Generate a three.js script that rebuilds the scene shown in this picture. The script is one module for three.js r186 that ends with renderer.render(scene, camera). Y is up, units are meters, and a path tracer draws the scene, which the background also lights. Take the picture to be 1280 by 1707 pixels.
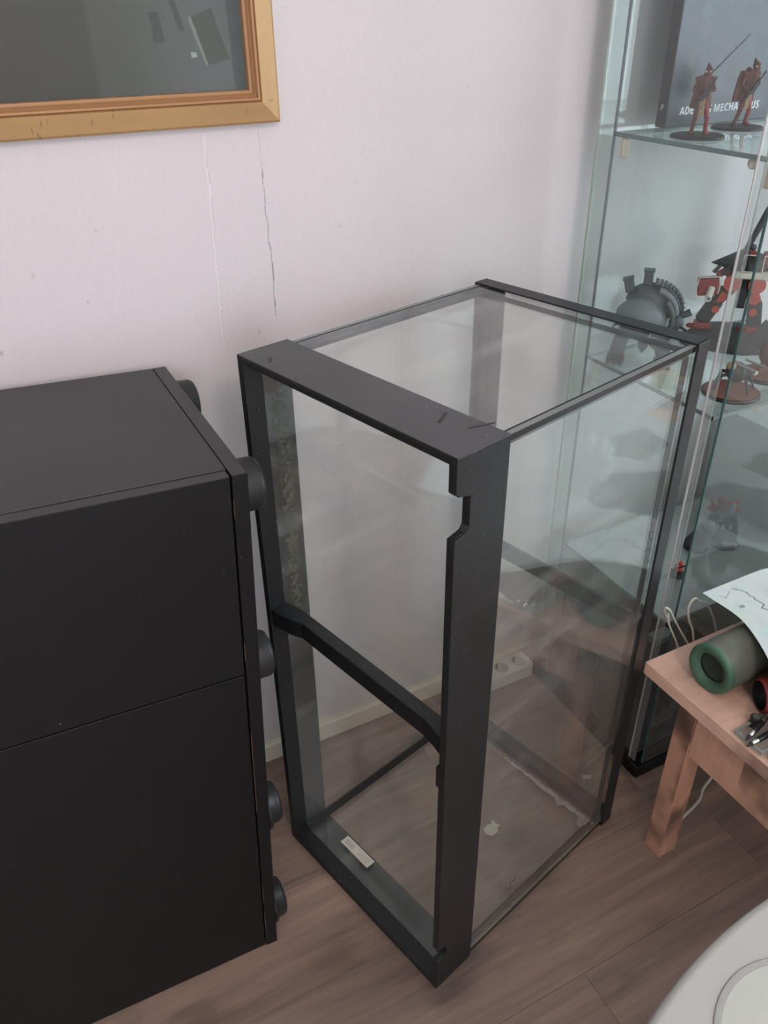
import * as THREE from 'three';
import { RoundedBoxGeometry } from 'three/addons/geometries/RoundedBoxGeometry.js';
import { mergeGeometries, mergeVertices, toCreasedNormals } from 'three/addons/utils/BufferGeometryUtils.js';
import { RectAreaLightUniformsLib } from 'three/addons/lights/RectAreaLightUniformsLib.js';

// ---------------------------------------------------------------- camera, sky, lights, exposure
const scene = new THREE.Scene();
const camera = new THREE.PerspectiveCamera(64.787, 1280 / 1707, 0.02, 60);
camera.position.set(-0.39433, 1.40091, 1.20812);
camera.up.set(0.25501, 0.84657, -0.46722);
camera.lookAt(-0.39433 + 0.38408, 1.40091 - 0.53212, 1.20812 - 0.75454);
const renderer = new THREE.WebGLRenderer({ antialias: true });
renderer.toneMapping = THREE.LinearToneMapping;
renderer.toneMappingExposure = 1.0;
renderer.shadowMap.enabled = true;
RectAreaLightUniformsLib.init();
scene.background = new THREE.Color(0.9, 1.0, 1.12);            // overcast sky behind the windows

const ROOM = { x0: -2.6, x1: 2.3, z1: 3.7, h: 2.55 };
function windowLight(color, intensity, w, h, pos, target) {    // area light set in a window opening
  const l = new THREE.RectAreaLight(new THREE.Color(...color), intensity, w, h);
  l.position.set(...pos); l.lookAt(...target); scene.add(l); return l;
}
windowLight([0.82, 0.92, 1.0], 7.0, 1.7, 1.3, [ROOM.x1 - 0.02, 1.55, 1.75], [0, 1.55, 1.75]);   // window in the right wall
windowLight([0.90, 0.95, 1.0], 4.0, 1.4, 2.0, [-0.87, 1.3, ROOM.z1 - 0.02], [-0.87, 1.3, 0]);     // frontal fill light, in an added window behind the camera
const LAMP = { pos: [-0.25, 2.36, 2.4], color: [1.0, 0.87, 0.78], power: 3.0 };

// ---------------------------------------------------------------- small helpers
let seed = 20240611;
const rnd = () => { seed = (seed + 0x6d2b79f5) | 0; let t = Math.imul(seed ^ (seed >>> 15), 1 | seed); t = (t + Math.imul(t ^ (t >>> 7), 61 | t)) ^ t; return ((t ^ (t >>> 14)) >>> 0) / 4294967296; };
const rr = (a, b) => a + (b - a) * rnd();
const V3 = (x, y, z) => new THREE.Vector3(x, y, z);
const names = new Map();
function numbered(name) { const n = names.get(name) || 0; names.set(name, n + 1); return n ? `${name}_${String(n).padStart(3, '0')}` : name; }
function shade(o) { o.castShadow = true; o.receiveShadow = true; return o; }
function thing(name, label, category, pos = [0, 0, 0], turn = 0, group) {
  const o = new THREE.Group(); o.name = numbered(name); o.position.set(...pos); o.rotation.y = turn;
  o.userData = { label, category }; if (group) o.userData.group = group;
  scene.add(o); return o;
}
function part(name, geo, mat, parent, label) {
  const m = shade(new THREE.Mesh(Array.isArray(geo) ? merge(geo) : geo, mat)); m.name = name;
  if (label) m.userData.label = label;
  parent.add(m); return m;
}
function single(name, geo, mat, label, category, group) {
  const m = part(numbered(name), geo, mat, scene); m.userData = { label, category }; if (group) m.userData.group = group; return m;
}
function structure(name, geo, mat) { const m = part(name, geo, mat, scene); m.userData.kind = 'structure'; return m; }
function merge(list) {
  return mergeGeometries(list.map((g) => { g = g.index ? g.toNonIndexed() : g; for (const k of Object.keys(g.attributes)) if (!['position', 'normal', 'uv'].includes(k)) g.deleteAttribute(k); g.morphAttributes = {}; return g; }));
}
// uv in metres by the dominant direction of each face
function metreUV(g, swap = false, off = [0, 0]) {
  g = g.index ? g.toNonIndexed() : g; const p = g.attributes.position, uv = new Float32Array(p.count * 2);
  const a = V3(), b = V3(), c = V3();
  for (let i = 0; i < p.count; i += 3) {
    a.fromBufferAttribute(p, i); b.fromBufferAttribute(p, i + 1); c.fromBufferAttribute(p, i + 2);
    const n = b.clone().sub(a).cross(c.clone().sub(a)); const x = Math.abs(n.x), y = Math.abs(n.y), z = Math.abs(n.z);
    [a, b, c].forEach((v, k) => {
      let s = y >= x && y >= z ? [v.x, v.z] : x >= z ? [v.z, v.y] : [v.x, v.y]; if (swap) s = [s[1], s[0]];
      uv[(i + k) * 2] = s[0] + off[0]; uv[(i + k) * 2 + 1] = s[1] + off[1];
    });
  }
  g.setAttribute('uv', new THREE.BufferAttribute(uv, 2)); return g;
}
// box between two corners, edges slightly rounded
function bx(x0, y0, z0, x1, y1, z1, r = 0) {
  const w = x1 - x0, h = y1 - y0, d = z1 - z0; r = Math.min(r, w / 2.01, h / 2.01, d / 2.01);
  const g = r > 0 ? new RoundedBoxGeometry(w, h, d, 2, r) : new THREE.BoxGeometry(w, h, d);
  return g.translate((x0 + x1) / 2, (y0 + y1) / 2, (z0 + z1) / 2);
}
function rod(a, b, r0, r1 = r0, seg = 12) {
  a = V3(...a); b = V3(...b); const d = b.clone().sub(a), l = d.length(); const g = new THREE.CylinderGeometry(r1, r0, l, seg);
  g.applyQuaternion(new THREE.Quaternion().setFromUnitVectors(V3(0, 1, 0), d.normalize())); return g.translate((a.x + b.x) / 2, (a.y + b.y) / 2, (a.z + b.z) / 2);
}
function tube(pts, r, seg = 40, sides = 8) { return new THREE.TubeGeometry(new THREE.CatmullRomCurve3(pts.map((p) => V3(...p))), seg, r, sides, false); }
function ball(x, y, z, rx, ry = rx, rz = rx, seg = 14) { return new THREE.SphereGeometry(1, seg, Math.max(8, seg - 4)).scale(rx, ry, rz).translate(x, y, z); }
function extrude(pts, depth, bevel = 0) {
  const s = new THREE.Shape(pts.map((p) => new THREE.Vector2(...p)));
  return new THREE.ExtrudeGeometry(s, { depth: depth - 2 * bevel, bevelEnabled: bevel > 0, bevelSize: bevel, bevelThickness: bevel, bevelOffset: -bevel, bevelSegments: 2 }).translate(0, 0, bevel);
}
function lathe(pts, seg = 40) { return new THREE.LatheGeometry(pts.map((p) => new THREE.Vector2(...p)), seg); }
// smooth value noise
function hash2(x, y, s) { let h = Math.imul(x | 0, 374761393) + Math.imul(y | 0, 668265263) + Math.imul(s | 0, 362437); h = Math.imul(h ^ (h >>> 13), 1274126177); return ((h ^ (h >>> 16)) >>> 0) / 4294967296; }
function vnoise(x, y, s = 0, px = 0, py = 0) {
  const xi = Math.floor(x), yi = Math.floor(y), fx = x - xi, fy = y - yi, ux = fx * fx * (3 - 2 * fx), uy = fy * fy * (3 - 2 * fy);
  const w = (v, p) => (p ? ((v % p) + p) % p : v);
  const a = hash2(w(xi, px), w(yi, py), s), b = hash2(w(xi + 1, px), w(yi, py), s), c = hash2(w(xi, px), w(yi + 1, py), s), d = hash2(w(xi + 1, px), w(yi + 1, py), s);
  return a + (b - a) * ux + (c - a) * uy + (a - b - c + d) * ux * uy;
}
function fbm(x, y, s, oct = 4) { let v = 0, a = 0.5, t = 0; for (let i = 0; i < oct; i++) { v += a * vnoise(x, y, s + i * 17); t += a; a *= 0.5; x *= 2.03; y *= 2.03; } return v / t; }
// texture from a function (u, v in 0..1) -> [r, g, b] sRGB 0..255 or a number
function texture(w, h, f, { srgb = true, repeat } = {}) {
  const d = new Uint8Array(w * h * 4);
  for (let y = 0; y < h; y++) for (let x = 0; x < w; x++) { let c = f((x + 0.5) / w, (y + 0.5) / h, x, y); if (typeof c === 'number') c = [c, c, c]; const k = (y * w + x) * 4; d[k] = Math.max(0, Math.min(255, c[0])); d[k + 1] = Math.max(0, Math.min(255, c[1])); d[k + 2] = Math.max(0, Math.min(255, c[2])); d[k + 3] = c.length > 3 ? c[3] : 255; }
  const t = new THREE.DataTexture(d, w, h, THREE.RGBAFormat); finish(t, srgb, repeat); return t;
}
function finish(t, srgb, repeat) {
  t.magFilter = THREE.LinearFilter; t.minFilter = THREE.LinearMipmapLinearFilter; t.generateMipmaps = true; t.wrapS = t.wrapT = THREE.RepeatWrapping;
  if (srgb) t.colorSpace = THREE.SRGBColorSpace; if (repeat) t.repeat.set(...repeat); t.needsUpdate = true;
}
function canvasTexture(w, h, draw, { srgb = true } = {}) {
  const c = document.createElement('canvas'); c.width = w; c.height = h; draw(c.getContext('2d'), w, h);
  const t = new THREE.CanvasTexture(c); finish(t, srgb); t.wrapS = t.wrapT = THREE.ClampToEdgeWrapping; return t;
}
const std = (o) => { if (Array.isArray(o.color)) o.color = new THREE.Color(...o.color); return new THREE.MeshStandardMaterial(o); };
const phy = (o) => { if (Array.isArray(o.color)) o.color = new THREE.Color(...o.color); return new THREE.MeshPhysicalMaterial(o); };

// ---------------------------------------------------------------- materials
const M = {};
// painted wall: faint woven paper, a few stains and dents, two lifted seams (region x -1.0..1.4, y 0..2.4)
const seamA = (y) => -0.057 - 0.004 * Math.sin(y * 9) + 0.0022 * (vnoise(y * 60, 3, 5) - 0.5), seamB = (y) => 0.03 + 0.0015 * Math.sin(y * 14) + 0.0025 * (vnoise(y * 50, 9, 8) - 0.5);
const dents = []; for (let i = 0; i < 60; i++) dents.push([rr(-1, 1.0), rr(0.55, 1.6), rr(0.0008, 0.0022), rr(0.3, 1)]);
const wallXY = (u, v) => [u * 2.4 - 1.0, v * 2.4];
M.wall = std({
  roughness: 0.88, color: 0xffffff,
  map: texture(2048, 2048, (u, v) => {
    const [x, y] = wallXY(u, v); let k = 1 + 0.03 * (fbm(x * 3, y * 3, 3, 4) - 0.5) + 0.02 * (vnoise(x * 500, y * 500, 4) - 0.5);
    const soil = Math.max(0, 1 - y / 0.5) * 0.10 * fbm(x * 5, y * 6, 21, 3);
    k -= soil;
    const da = x - seamA(y), db = x - seamB(y);
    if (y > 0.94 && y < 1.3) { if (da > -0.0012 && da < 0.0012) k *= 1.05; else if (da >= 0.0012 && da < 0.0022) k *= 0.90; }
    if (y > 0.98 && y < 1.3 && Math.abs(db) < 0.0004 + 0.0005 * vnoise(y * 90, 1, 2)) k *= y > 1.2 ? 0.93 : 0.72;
    for (const d of dents) { const q = ((x - d[0]) ** 2 + ((y - d[1]) * 0.6) ** 2) / (d[2] * d[2]); if (q < 4) k *= 1 - 0.25 * d[3] * Math.exp(-q); }
    return [207 * k, 199 * k - soil * 25, 202 * k - soil * 70];
  }),
  bumpMap: texture(1024, 1024, (u, v) => { const [x, y] = wallXY(u, v); const da = x - seamA(y); return 120 + 30 * vnoise(u * 900, v * 900, 7) + 20 * vnoise(u * 300, v * 300, 8) + (y > 0.94 && y < 1.3 && da > -0.003 && da < 0.0015 ? 60 : 0); }, { srgb: false }), bumpScale: 0.0006,
});
M.plain = std({ color: [0.74, 0.71, 0.70], roughness: 0.9 });
M.ceiling = std({ color: [0.85, 0.84, 0.82], roughness: 0.95 });
M.cream = std({ color: [0.62, 0.56, 0.47], roughness: 0.45 });
// grey-brown laminate
const floorTex = texture(2048, 1024, (u, v) => {
  const x = u * 2.6, y = v * 1.3; const warp = 0.05 * (fbm(x * 2.2, y * 4, 31, 3) - 0.5);
  const g = fbm(x * 3.2, (y + warp) * 60, 11, 4), f = fbm(x * 14, (y + warp) * 230, 12, 3), b = fbm(x * 1.7, y * 6, 13, 3), s = fbm(x * 6, y * 14, 14, 3);
  let k = 0.84 + 0.24 * (g - 0.5) + 0.14 * (f - 0.5) + 0.26 * (b - 0.5); if (s > 0.66) k -= (s - 0.66) * 0.7;
  return [160 * k, 136 * k, 122 * k + 1];
});
M.planks = [[1.10, 1.06, 1.03], [1.04, 1.02, 1.01], [1.14, 1.07, 1.03]].map((c) => std({ map: floorTex, color: c, roughness: 0.55, bumpMap: floorTex, bumpScale: 0.0002 }));
M.subfloor = std({ color: [0.03, 0.024, 0.02], roughness: 0.9 });
// black furniture laminate
const blackTex = texture(1024, 1024, (u, v) => { const g = fbm(u * 120, v * 8, 41, 3), n = vnoise(u * 500, v * 500, 42); const sp = hash2(Math.floor(u * 420), Math.floor(v * 420), 77) > 0.99965 ? 60 : 0; return [12 + 4 * (g - 0.5) + 4 * (n - 0.5) + sp, 12 + 4 * (g - 0.5) + 4 * (n - 0.5) + sp, 15.5 + 4 * (g - 0.5) + 4 * (n - 0.5) + sp]; });
M.black = phy({ map: blackTex, roughness: 0.55, specularIntensity: 0.7, bumpMap: blackTex, bumpScale: 0.0002 });
M.blackDustSheen = std({ map: texture(512, 512, (u, v) => { const k = 68 + 12 * (fbm(u * 5, v * 5, 45, 4) - 0.5) + 5 * (vnoise(u * 260, v * 260, 46) - 0.5); return [k, k - 3, k - 1]; }), roughness: 0.55 });  // paler tops: some dust, plus light from above put into the colour
M.blackEdge = std({ color: [0.022, 0.020, 0.021], roughness: 0.5 });
M.rubber = std({ color: [0.018, 0.018, 0.020], roughness: 0.42 });
M.chip = std({ color: [0.085, 0.045, 0.03], roughness: 0.9 });
// black tank plastic with pale specks
const plasticTex = texture(1024, 1024, (u, v, x, y) => {
  const n = vnoise(u * 400, v * 400, 51), b = fbm(u * 9, v * 9, 52, 3); let k = 30 + 5 * (n - 0.5) + 8 * (b - 0.5);
  const cx = Math.floor(u * 80), cy = Math.floor(v * 80), h = hash2(cx, cy, 53); if (h > 0.965) { const ox = (cx + 0.5 + 0.5 * (hash2(cx, cy, 54) - 0.5)) / 80, oy = (cy + 0.5 + 0.5 * (hash2(cx, cy, 55) - 0.5)) / 80; if (Math.hypot(u - ox, (v - oy) * rnd0(h)) < 0.0012 + 0.0016 * hash2(cx, cy, 56)) k += 50; }
  return [k, k + 1, k + 3];
}, { repeat: [2.5, 2.5] });
function rnd0(h) { return 0.5 + (h * 1000 % 1) * 0.8; }
M.plastic = std({ map: plasticTex, roughness: 0.40 });
M.plasticDustSheen = std({ map: texture(512, 512, (u, v) => { const k = 76 + 14 * (fbm(u * 6, v * 6, 57, 4) - 0.5) + 6 * (vnoise(u * 250, v * 250, 58) - 0.5) + (hash2(Math.floor(u * 300), Math.floor(v * 300), 59) > 0.9985 ? 50 : 0); return [k, k, k + 2]; }, { repeat: [2, 2] }), roughness: 0.45 });  // rim top grey: dust together with overhead sheen painted in
M.darkEdge = std({ color: [0.012, 0.012, 0.013], roughness: 0.18 });
M.seam = std({ color: [0.009, 0.009, 0.010], roughness: 0.75 });
// dusty aquarium glass: where the map is darker, dirt takes the place of clear glass (uv in metres)
const dustTex = (s, streak) => texture(1024, 1024, (u, v) => {
  const c = fbm(u * 4, v * 4, s, 4), f = vnoise(u * 380, v * 380, s + 3), st = fbm(u * 6, v * 50, s + 5, 3); let k = 0.992 - 0.018 * c - 0.010 * (f - 0.5);
  if (st > 0.62) k -= (st - 0.62) * streak; return 255 * Math.max(0.15, k);
}, { srgb: false });
const glass = (o) => phy({ transmission: 1, thickness: 0, roughness: 0.0, ior: 1.5, ...o });
M.tankGlass = glass({ color: [0.978, 0.985, 0.976], transmissionMap: dustTex(61, 0.2) });
M.tankTopGlass = glass({ color: [0.97, 0.978, 0.972], transmissionMap: dustTex(71, 0.4) });
M.cabinetGlass = glass({ color: [0.945, 0.972, 0.966], transmission: 0.985, ior: 1.42 });
M.shelfGlass = glass({ color: [0.88, 0.94, 0.92], transmission: 0.9 });
M.pictureGlass = glass({ color: [0.97, 0.98, 0.97] });
M.windowGlass = glass({ color: [0.97, 0.98, 0.98] });
M.glassEdge = std({ color: [0.045, 0.11, 0.105], roughness: 0.2 });
M.shelfEdge = std({ color: [0.13, 0.17, 0.17], roughness: 0.25 });
M.clearStrip = phy({ color: [0.86, 0.88, 0.87], transmission: 0.9, thickness: 0, roughness: 0.12, ior: 1.45 });
M.bead = std({ color: [0.55, 0.54, 0.55], roughness: 0.25, metalness: 0.3 });
M.tape = std({ color: [0.52, 0.46, 0.38], roughness: 0.8 });
const goldMarks = []; for (let i = 0; i < 26; i++) goldMarks.push([rnd(), rr(0, 0.028)]);
M.gold = std({ color: [0.52, 0.31, 0.145], roughness: 0.45, metalness: 0.2, map: texture(2048, 512, (u, v) => { let k = 240 + 22 * (fbm(u * 12, v * 60, 81, 3) - 0.5); for (const [a, b] of goldMarks) { const q = Math.abs(u - a - 0.004 * (vnoise(v * 40, a * 90, 84) - 0.5)); if (q < 0.0004 && Math.abs(v - b) < 0.004) k -= 80; } return [k, k, k * 0.98]; }) });
M.goldDark = std({ color: [0.36, 0.185, 0.085], roughness: 0.4, metalness: 0.2 });
M.white = std({ color: [0.405, 0.40, 0.39], roughness: 0.35 });
M.coaster = std({ color: [0.45, 0.46, 0.43], roughness: 0.4 });
M.paper = std({ color: [0.72, 0.70, 0.66], roughness: 0.9, side: THREE.DoubleSide });
M.socket = std({ color: [0.62, 0.57, 0.48], roughness: 0.5 });
M.socketWell = std({ color: [0.44, 0.40, 0.33], roughness: 0.5 });
M.brass = std({ color: [0.10, 0.07, 0.04], roughness: 0.4 });
M.cable = std({ color: [0.62, 0.59, 0.53], roughness: 0.5 });
M.figGrey = std({ color: [0.07, 0.075, 0.085], roughness: 0.55 });
M.figPale = std({ color: [0.15, 0.16, 0.175], roughness: 0.5 });
M.figDark = std({ color: [0.026, 0.027, 0.031], roughness: 0.55 });
M.figRed = std({ color: [0.23, 0.025, 0.024], roughness: 0.5 });
M.figBright = std({ color: [0.42, 0.05, 0.03], roughness: 0.5 });
M.figRust = std({ color: [0.17, 0.065, 0.05], roughness: 0.8 });
M.figRobe = std({ color: [0.11, 0.040, 0.036], roughness: 0.8 });
M.figBone = std({ color: [0.55, 0.53, 0.48], roughness: 0.6 });
M.figTan = std({ color: [0.30, 0.20, 0.12], roughness: 0.7 });
M.steel = std({ color: [0.22, 0.22, 0.22], roughness: 0.4, metalness: 0.6 });
M.rock = std({ color: [0.055, 0.055, 0.058], roughness: 0.9 });
M.terrain = std({ color: [0.035, 0.037, 0.036], roughness: 0.85 });
M.chrome = std({ color: [0.75, 0.75, 0.75], roughness: 0.2, metalness: 1 });
M.inkBlack = std({ color: [0.012, 0.012, 0.012], roughness: 0.35 });
// pinkish beech for the low table (grain along x; other copy along y)
const woodTex = (s) => texture(1024, 1024, (u, v) => {
  const warp = 0.02 * (fbm(u * 3, v * 3, s, 3) - 0.5), g = fbm(u * 3, (v + warp) * 45, s + 1, 4), f = fbm(u * 18, (v + warp) * 200, s + 2, 2), st = fbm(u * 8, v * 8, s + 3, 4);
  let k = 0.91 + 0.10 * g + 0.06 * (f - 0.5) + 0.10 * (fbm(u * 30, v * 30, s + 7, 3) - 0.5); let d = st > 0.56 ? (st - 0.56) * 2.2 : 0; 
  for (const [a, b, r] of [[0.33, 0.31, 0.012], [0.72, 0.64, 0.010], [0.1, 0.83, 0.008]]) { const q = Math.hypot((u - a) * 0.7, v - b) / r; if (q < 3) d += 0.55 * Math.exp(-q * q); }
  k *= 1 - Math.min(0.6, d); return [226 * k, 186 * k, 166 * k];
});
const woodA = woodTex(101), woodB = woodTex(121);
M.wood = std({ map: woodA, roughness: 0.55 });
M.woodLeg = std({ map: woodB, color: [0.72, 0.60, 0.53], roughness: 0.55 });
M.woodFace = std({ map: woodB, color: [0.85, 0.76, 0.70], roughness: 0.6 });

// ---------------------------------------------------------------- the room
const T = 0.12;
{
  const g = bx(ROOM.x0 - T, 0, -T, ROOM.x1 + T, ROOM.h, 0); const uv = g.attributes.uv, p = g.attributes.position;
  for (let i = 0; i < p.count; i++) uv.setXY(i, (p.getX(i) + 1.0) / 2.4, p.getY(i) / 2.4);
  structure('wall_back', g, M.wall);
}
structure('wall_left', bx(ROOM.x0 - T, 0, 0, ROOM.x0, ROOM.h, ROOM.z1), M.plain);
function wallWithOpening(name, along, at, a0, a1, o) {          // o: opening [a0, a1, y0, y1]
  const b = along === 'z' ? (p, q, y0, y1) => bx(at, y0, p, at + T, y1, q) : (p, q, y0, y1) => bx(p, y0, at, q, y1, at + T);
  return structure(name, merge([b(a0, o[0], 0, ROOM.h), b(o[1], a1, 0, ROOM.h), b(o[0], o[1], 0, o[2]), b(o[0], o[1], o[3], ROOM.h)]), M.plain);
}
const W1 = [0.9, 2.6, 0.9, 2.2], W2 = [-1.57, -0.17, 0.3, 2.3];
wallWithOpening('wall_right', 'z', ROOM.x1, 0, ROOM.z1, W1);
wallWithOpening('wall_front', 'x', ROOM.z1, ROOM.x0 - T, ROOM.x1 + T, W2);
structure('ceiling', bx(ROOM.x0 - T, ROOM.h, -T, ROOM.x1 + T, ROOM.h + T, ROOM.z1 + T), M.ceiling);
function windowUnit(name, along, at, o) {
  const w = new THREE.Group(); w.name = name; w.userData.kind = 'structure'; scene.add(w);
  const b = along === 'z' ? (p, q, y0, y1, d) => bx(at + 0.05 - d, y0, p, at + 0.05 + d, y1, q) : (p, q, y0, y1, d) => bx(p, y0, at + 0.05 - d, q, y1, at + 0.05 + d);
  const mid = (o[0] + o[1]) / 2, f = 0.05;
  part('window_frame', [b(o[0], o[0] + f, o[2], o[3], 0.03), b(o[1] - f, o[1], o[2], o[3], 0.03), b(o[0] + f, o[1] - f, o[2], o[2] + f, 0.03), b(o[0] + f, o[1] - f, o[3] - f, o[3], 0.03), b(mid - 0.03, mid + 0.03, o[2] + f, o[3] - f, 0.03)], M.white, w);
  part('pane', b(o[0] + f, mid - 0.03, o[2] + f, o[3] - f, 0.002), M.windowGlass, w); part('pane', b(mid + 0.03, o[1] - f, o[2] + f, o[3] - f, 0.002), M.windowGlass, w);
}
windowUnit('window_1', 'z', ROOM.x1, W1);
windowUnit('added_window_2', 'x', ROOM.z1, W2);  // unseen window, added to bring frontal fill light
const floor = structure('floor', bx(ROOM.x0 - T, -0.10, -T, ROOM.x1 + T, -0.008, ROOM.z1 + T), M.subfloor);
{
  const pw = 0.19, pl = 1.285; let row = 0;
  for (let z = -0.065; z < ROOM.z1; z += pw, row++) {
    let x = row === 4 ? 0.235 - 3 * pl : row === 3 ? 0.665 - 3 * pl : row === 2 ? 0.585 - 3 * pl : row === 5 ? 0.72 - 3 * pl : ROOM.x0 - rr(0, pl);
    for (; x < ROOM.x1; x += pl) {
      const a = Math.max(x, ROOM.x0), b = Math.min(x + pl, ROOM.x1); if (b - a < 0.01) continue;
      const z0 = Math.max(z, 0), z1 = Math.min(z + pw, ROOM.z1);
      const g = metreUV(bx(a + 0.0003, -0.008, z0 + 0.0003, b - 0.0003, 0, z1 - 0.0003), false, [rr(0, 2), rr(0, 2)]); const uv = g.attributes.uv;
      for (let i = 0; i < uv.count; i++) uv.setXY(i, uv.getX(i) / 2.6, uv.getY(i) / 1.3);
      part('plank', g, M.planks[row === 4 && x > 0.2 ? 1 : Math.floor(rnd() * 3)], floor);
    }
  }
}
structure('baseboard_back', extrude([[0, 0], [0.012, 0], [0.012, 0.042], [0.008, 0.047], [0, 0.048]], ROOM.x1 - ROOM.x0).rotateY(-Math.PI / 2).scale(1, 1, -1).translate(ROOM.x1, 0, 0).scale(1, 1, -1), M.cream);
{
  const t = thing('ceiling_lamp', 'warm round globe lamp hanging from the ceiling above the middle of the room', 'lamp', LAMP.pos);
  part('cord', rod([0, 0.12, 0], [0, ROOM.h - LAMP.pos[1], 0], 0.03), M.inkBlack, t);
  part('lamp_shade', ball(0, 0, 0, 0.13, 0.13, 0.13, 24), std({ color: [0.8, 0.75, 0.68], emissive: new THREE.Color(1.0, 0.82, 0.66), emissiveIntensity: 2.2 }), t);
  const l = new THREE.PointLight(new THREE.Color(...LAMP.color), LAMP.power, 0, 2); l.position.set(LAMP.pos[0], LAMP.pos[1], LAMP.pos[2]); l.castShadow = true; l.shadow.radius = 6.5; scene.add(l);
}

// ---------------------------------------------------------------- glass aquarium standing on its end
const TH = 0.256563;
{
  const H = 1.01, W = 0.404, D = 0.498, F = 0.0836;
  const t = thing('aquarium', 'large empty glass aquarium stood on end, black rims front and back', 'aquarium', [0, 0, 0.6], TH);
  const wall = (notch, depth) => { // profile of a rim side in (x, y)
    const n = notch ? [[0, 0], [F, 0], [F, H - 0.0005], [0, H - 0.0005], [0, 0.966], [0.004, 0.962], [0.023, 0.957], [0.023, 0.917], [0.018, 0.911], [0, 0.907], [0, 0.112], [0.010, 0.110], [0.020, 0.104], [0.020, 0.082], [0.012, 0.079], [0, 0.080]] : [[0, 0], [F, 0], [F, H - 0.0005], [0, H - 0.0005]];
    return extrude(n, depth, 0.0008);
  };
  const lip = [[0, 0.0005], [0.03, 0.0005], [0.03, H - 0.0035], [0, H - 0.0035], [0, 0.966], [0.004, 0.962], [0.023, 0.957], [0.023, 0.917], [0.018, 0.911], [0, 0.907], [0, 0.112], [0.010, 0.110], [0.020, 0.104], [0.020, 0.082], [0.012, 0.079], [0, 0.080]];
  const rim = [
    wall(true, 0.003).translate(0, 0, -0.003), extrude(lip, 0.009, 0.0008).translate(0, 0, -0.0118),
    wall(false, 0.003).translate(0, 0, -W), bx(0, 0.002, -W + 0.003, 0.03, H - 0.002, -W + 0.0118, 0.001),
    bx(0, H - 0.003, -W, F, H - 0.0004, 0, 0.001), bx(0.0005, H - 0.0118, -W + 0.001, 0.03, H - 0.003, -0.001, 0.001),
    bx(0, 0, -W, F, 0.003, 0, 0.001), bx(0.0005, 0.003, -W + 0.001, 0.03, 0.0118, -0.001, 0.001),
  ];
  part('rim_frame', metreUV(merge(rim)), M.plastic, t);
  part('dust_sheen_film', metreUV(bx(0.0008, H - 0.0006, -W + 0.0008, F - 0.0008, H, -0.0008)), M.plasticDustSheen, t, 'grey film of dust and painted top sheen');
  // brace across the open top, curving forward at both ends
  const s = new THREE.Shape(); s.moveTo(0.004, -W + 0.012); s.lineTo(0.004, -W + 0.022); s.quadraticCurveTo(0.007, -W + 0.050, 0.018, -W + 0.072); s.lineTo(0.018, -0.06); s.quadraticCurveTo(0.015, -0.035, 0.010, -0.02); s.lineTo(0.010, -0.012); s.lineTo(0.03, -0.012); s.quadraticCurveTo(0.038, -0.03, 0.038, -0.06); s.lineTo(0.038, -W + 0.06); s.quadraticCurveTo(0.038, -W + 0.03, 0.03, -W + 0.012);
  part('cross_brace', metreUV(new THREE.ExtrudeGeometry(s, { depth: 0.030, bevelEnabled: true, bevelSize: 0.001, bevelThickness: 0.001, bevelSegments: 1, curveSegments: 8 }).rotateX(Math.PI / 2).scale(1, 1, 1).translate(0, 0.580, 0).applyMatrix4(new THREE.Matrix4().makeScale(1, 1, 1))), M.plastic, t);
  part('clip', bx(0.002, 0.494, -0.019, 0.014, 0.533, -0.0115, 0.001), M.plastic, t);
  // glass
  const pane = (g, m) => part('glass_pane', metreUV(g), m, t);
  pane(bx(0.030, 0.0115, -0.0115, 0.492, H - 0.0038, -0.0035), M.tankGlass);
  pane(bx(0.030, 0.0115, -W + 0.0035, 0.492, H - 0.0038, -W + 0.0115), M.tankGlass);
  pane(bx(0.030, H - 0.0115, -W + 0.0142, 0.492, H - 0.0035, -0.0142), M.tankTopGlass);
  pane(bx(0.030, 0.0035, -W + 0.004, 0.492, 0.0113, -0.004), M.tankGlass);
  pane(bx(0.474, 0.012, -W + 0.012, 0.482, H - 0.012, -0.012), M.tankGlass);
  for (const z of [[-0.0115, -0.0035], [-W + 0.0035, -W + 0.0115]]) part('polished_edge', bx(F, H - 0.0037, z[0], 0.470, H - 0.0034, z[1]), std({ color: [0.20, 0.215, 0.21], roughness: 0.25 }), t, 'grey-green glass edge');
  for (const y of [[0.0036, 0.0114], [H - 0.0114, H - 0.0038]]) for (const z of [[-0.0035, -0.0031], [-W + 0.0031, -W + 0.0035]]) part('polished_edge', bx(F, y[0], z[0], 0.469, y[1], z[1]), M.darkEdge, t, 'dark glass edge');
  // silicone: a thin joint and an inner fillet along each long edge
  const fillet = (y, z, sy, sz) => extrude([[0, 0], [-sz * 0.010, 0], [-sz * 0.005, sy * 0.004], [0, sy * 0.010]], 0.436).rotateY(Math.PI / 2).translate(0.030, y, z);
  for (const [y, sy] of [[0.0115, 1], [H - 0.0117, -1]]) for (const [z, sz] of [[-0.0117, -1], [-W + 0.0117, 1]]) part('silicone_seam', [fillet(y, z, sy, sz), bx(0.030, sy > 0 ? 0.0114 : H - 0.0114, sz > 0 ? z - 0.0001 : z - 0.0024, 0.466, sy > 0 ? 0.0130 : H - 0.0033, sz > 0 ? z + 0.0024 : z + 0.0001)], M.seam, t);
  const bead = (x0, y0, z0, x1, y1, z1) => part('silicone_seam', bx(x0, y0, z0, x1, y1, z1, 0.002), M.seam, t);
  for (const z of [[-0.019, -0.0117], [-W + 0.0117, -W + 0.019]]) bead(0.467, 0.021, z[0], 0.4738, H - 0.021, z[1]);
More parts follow.
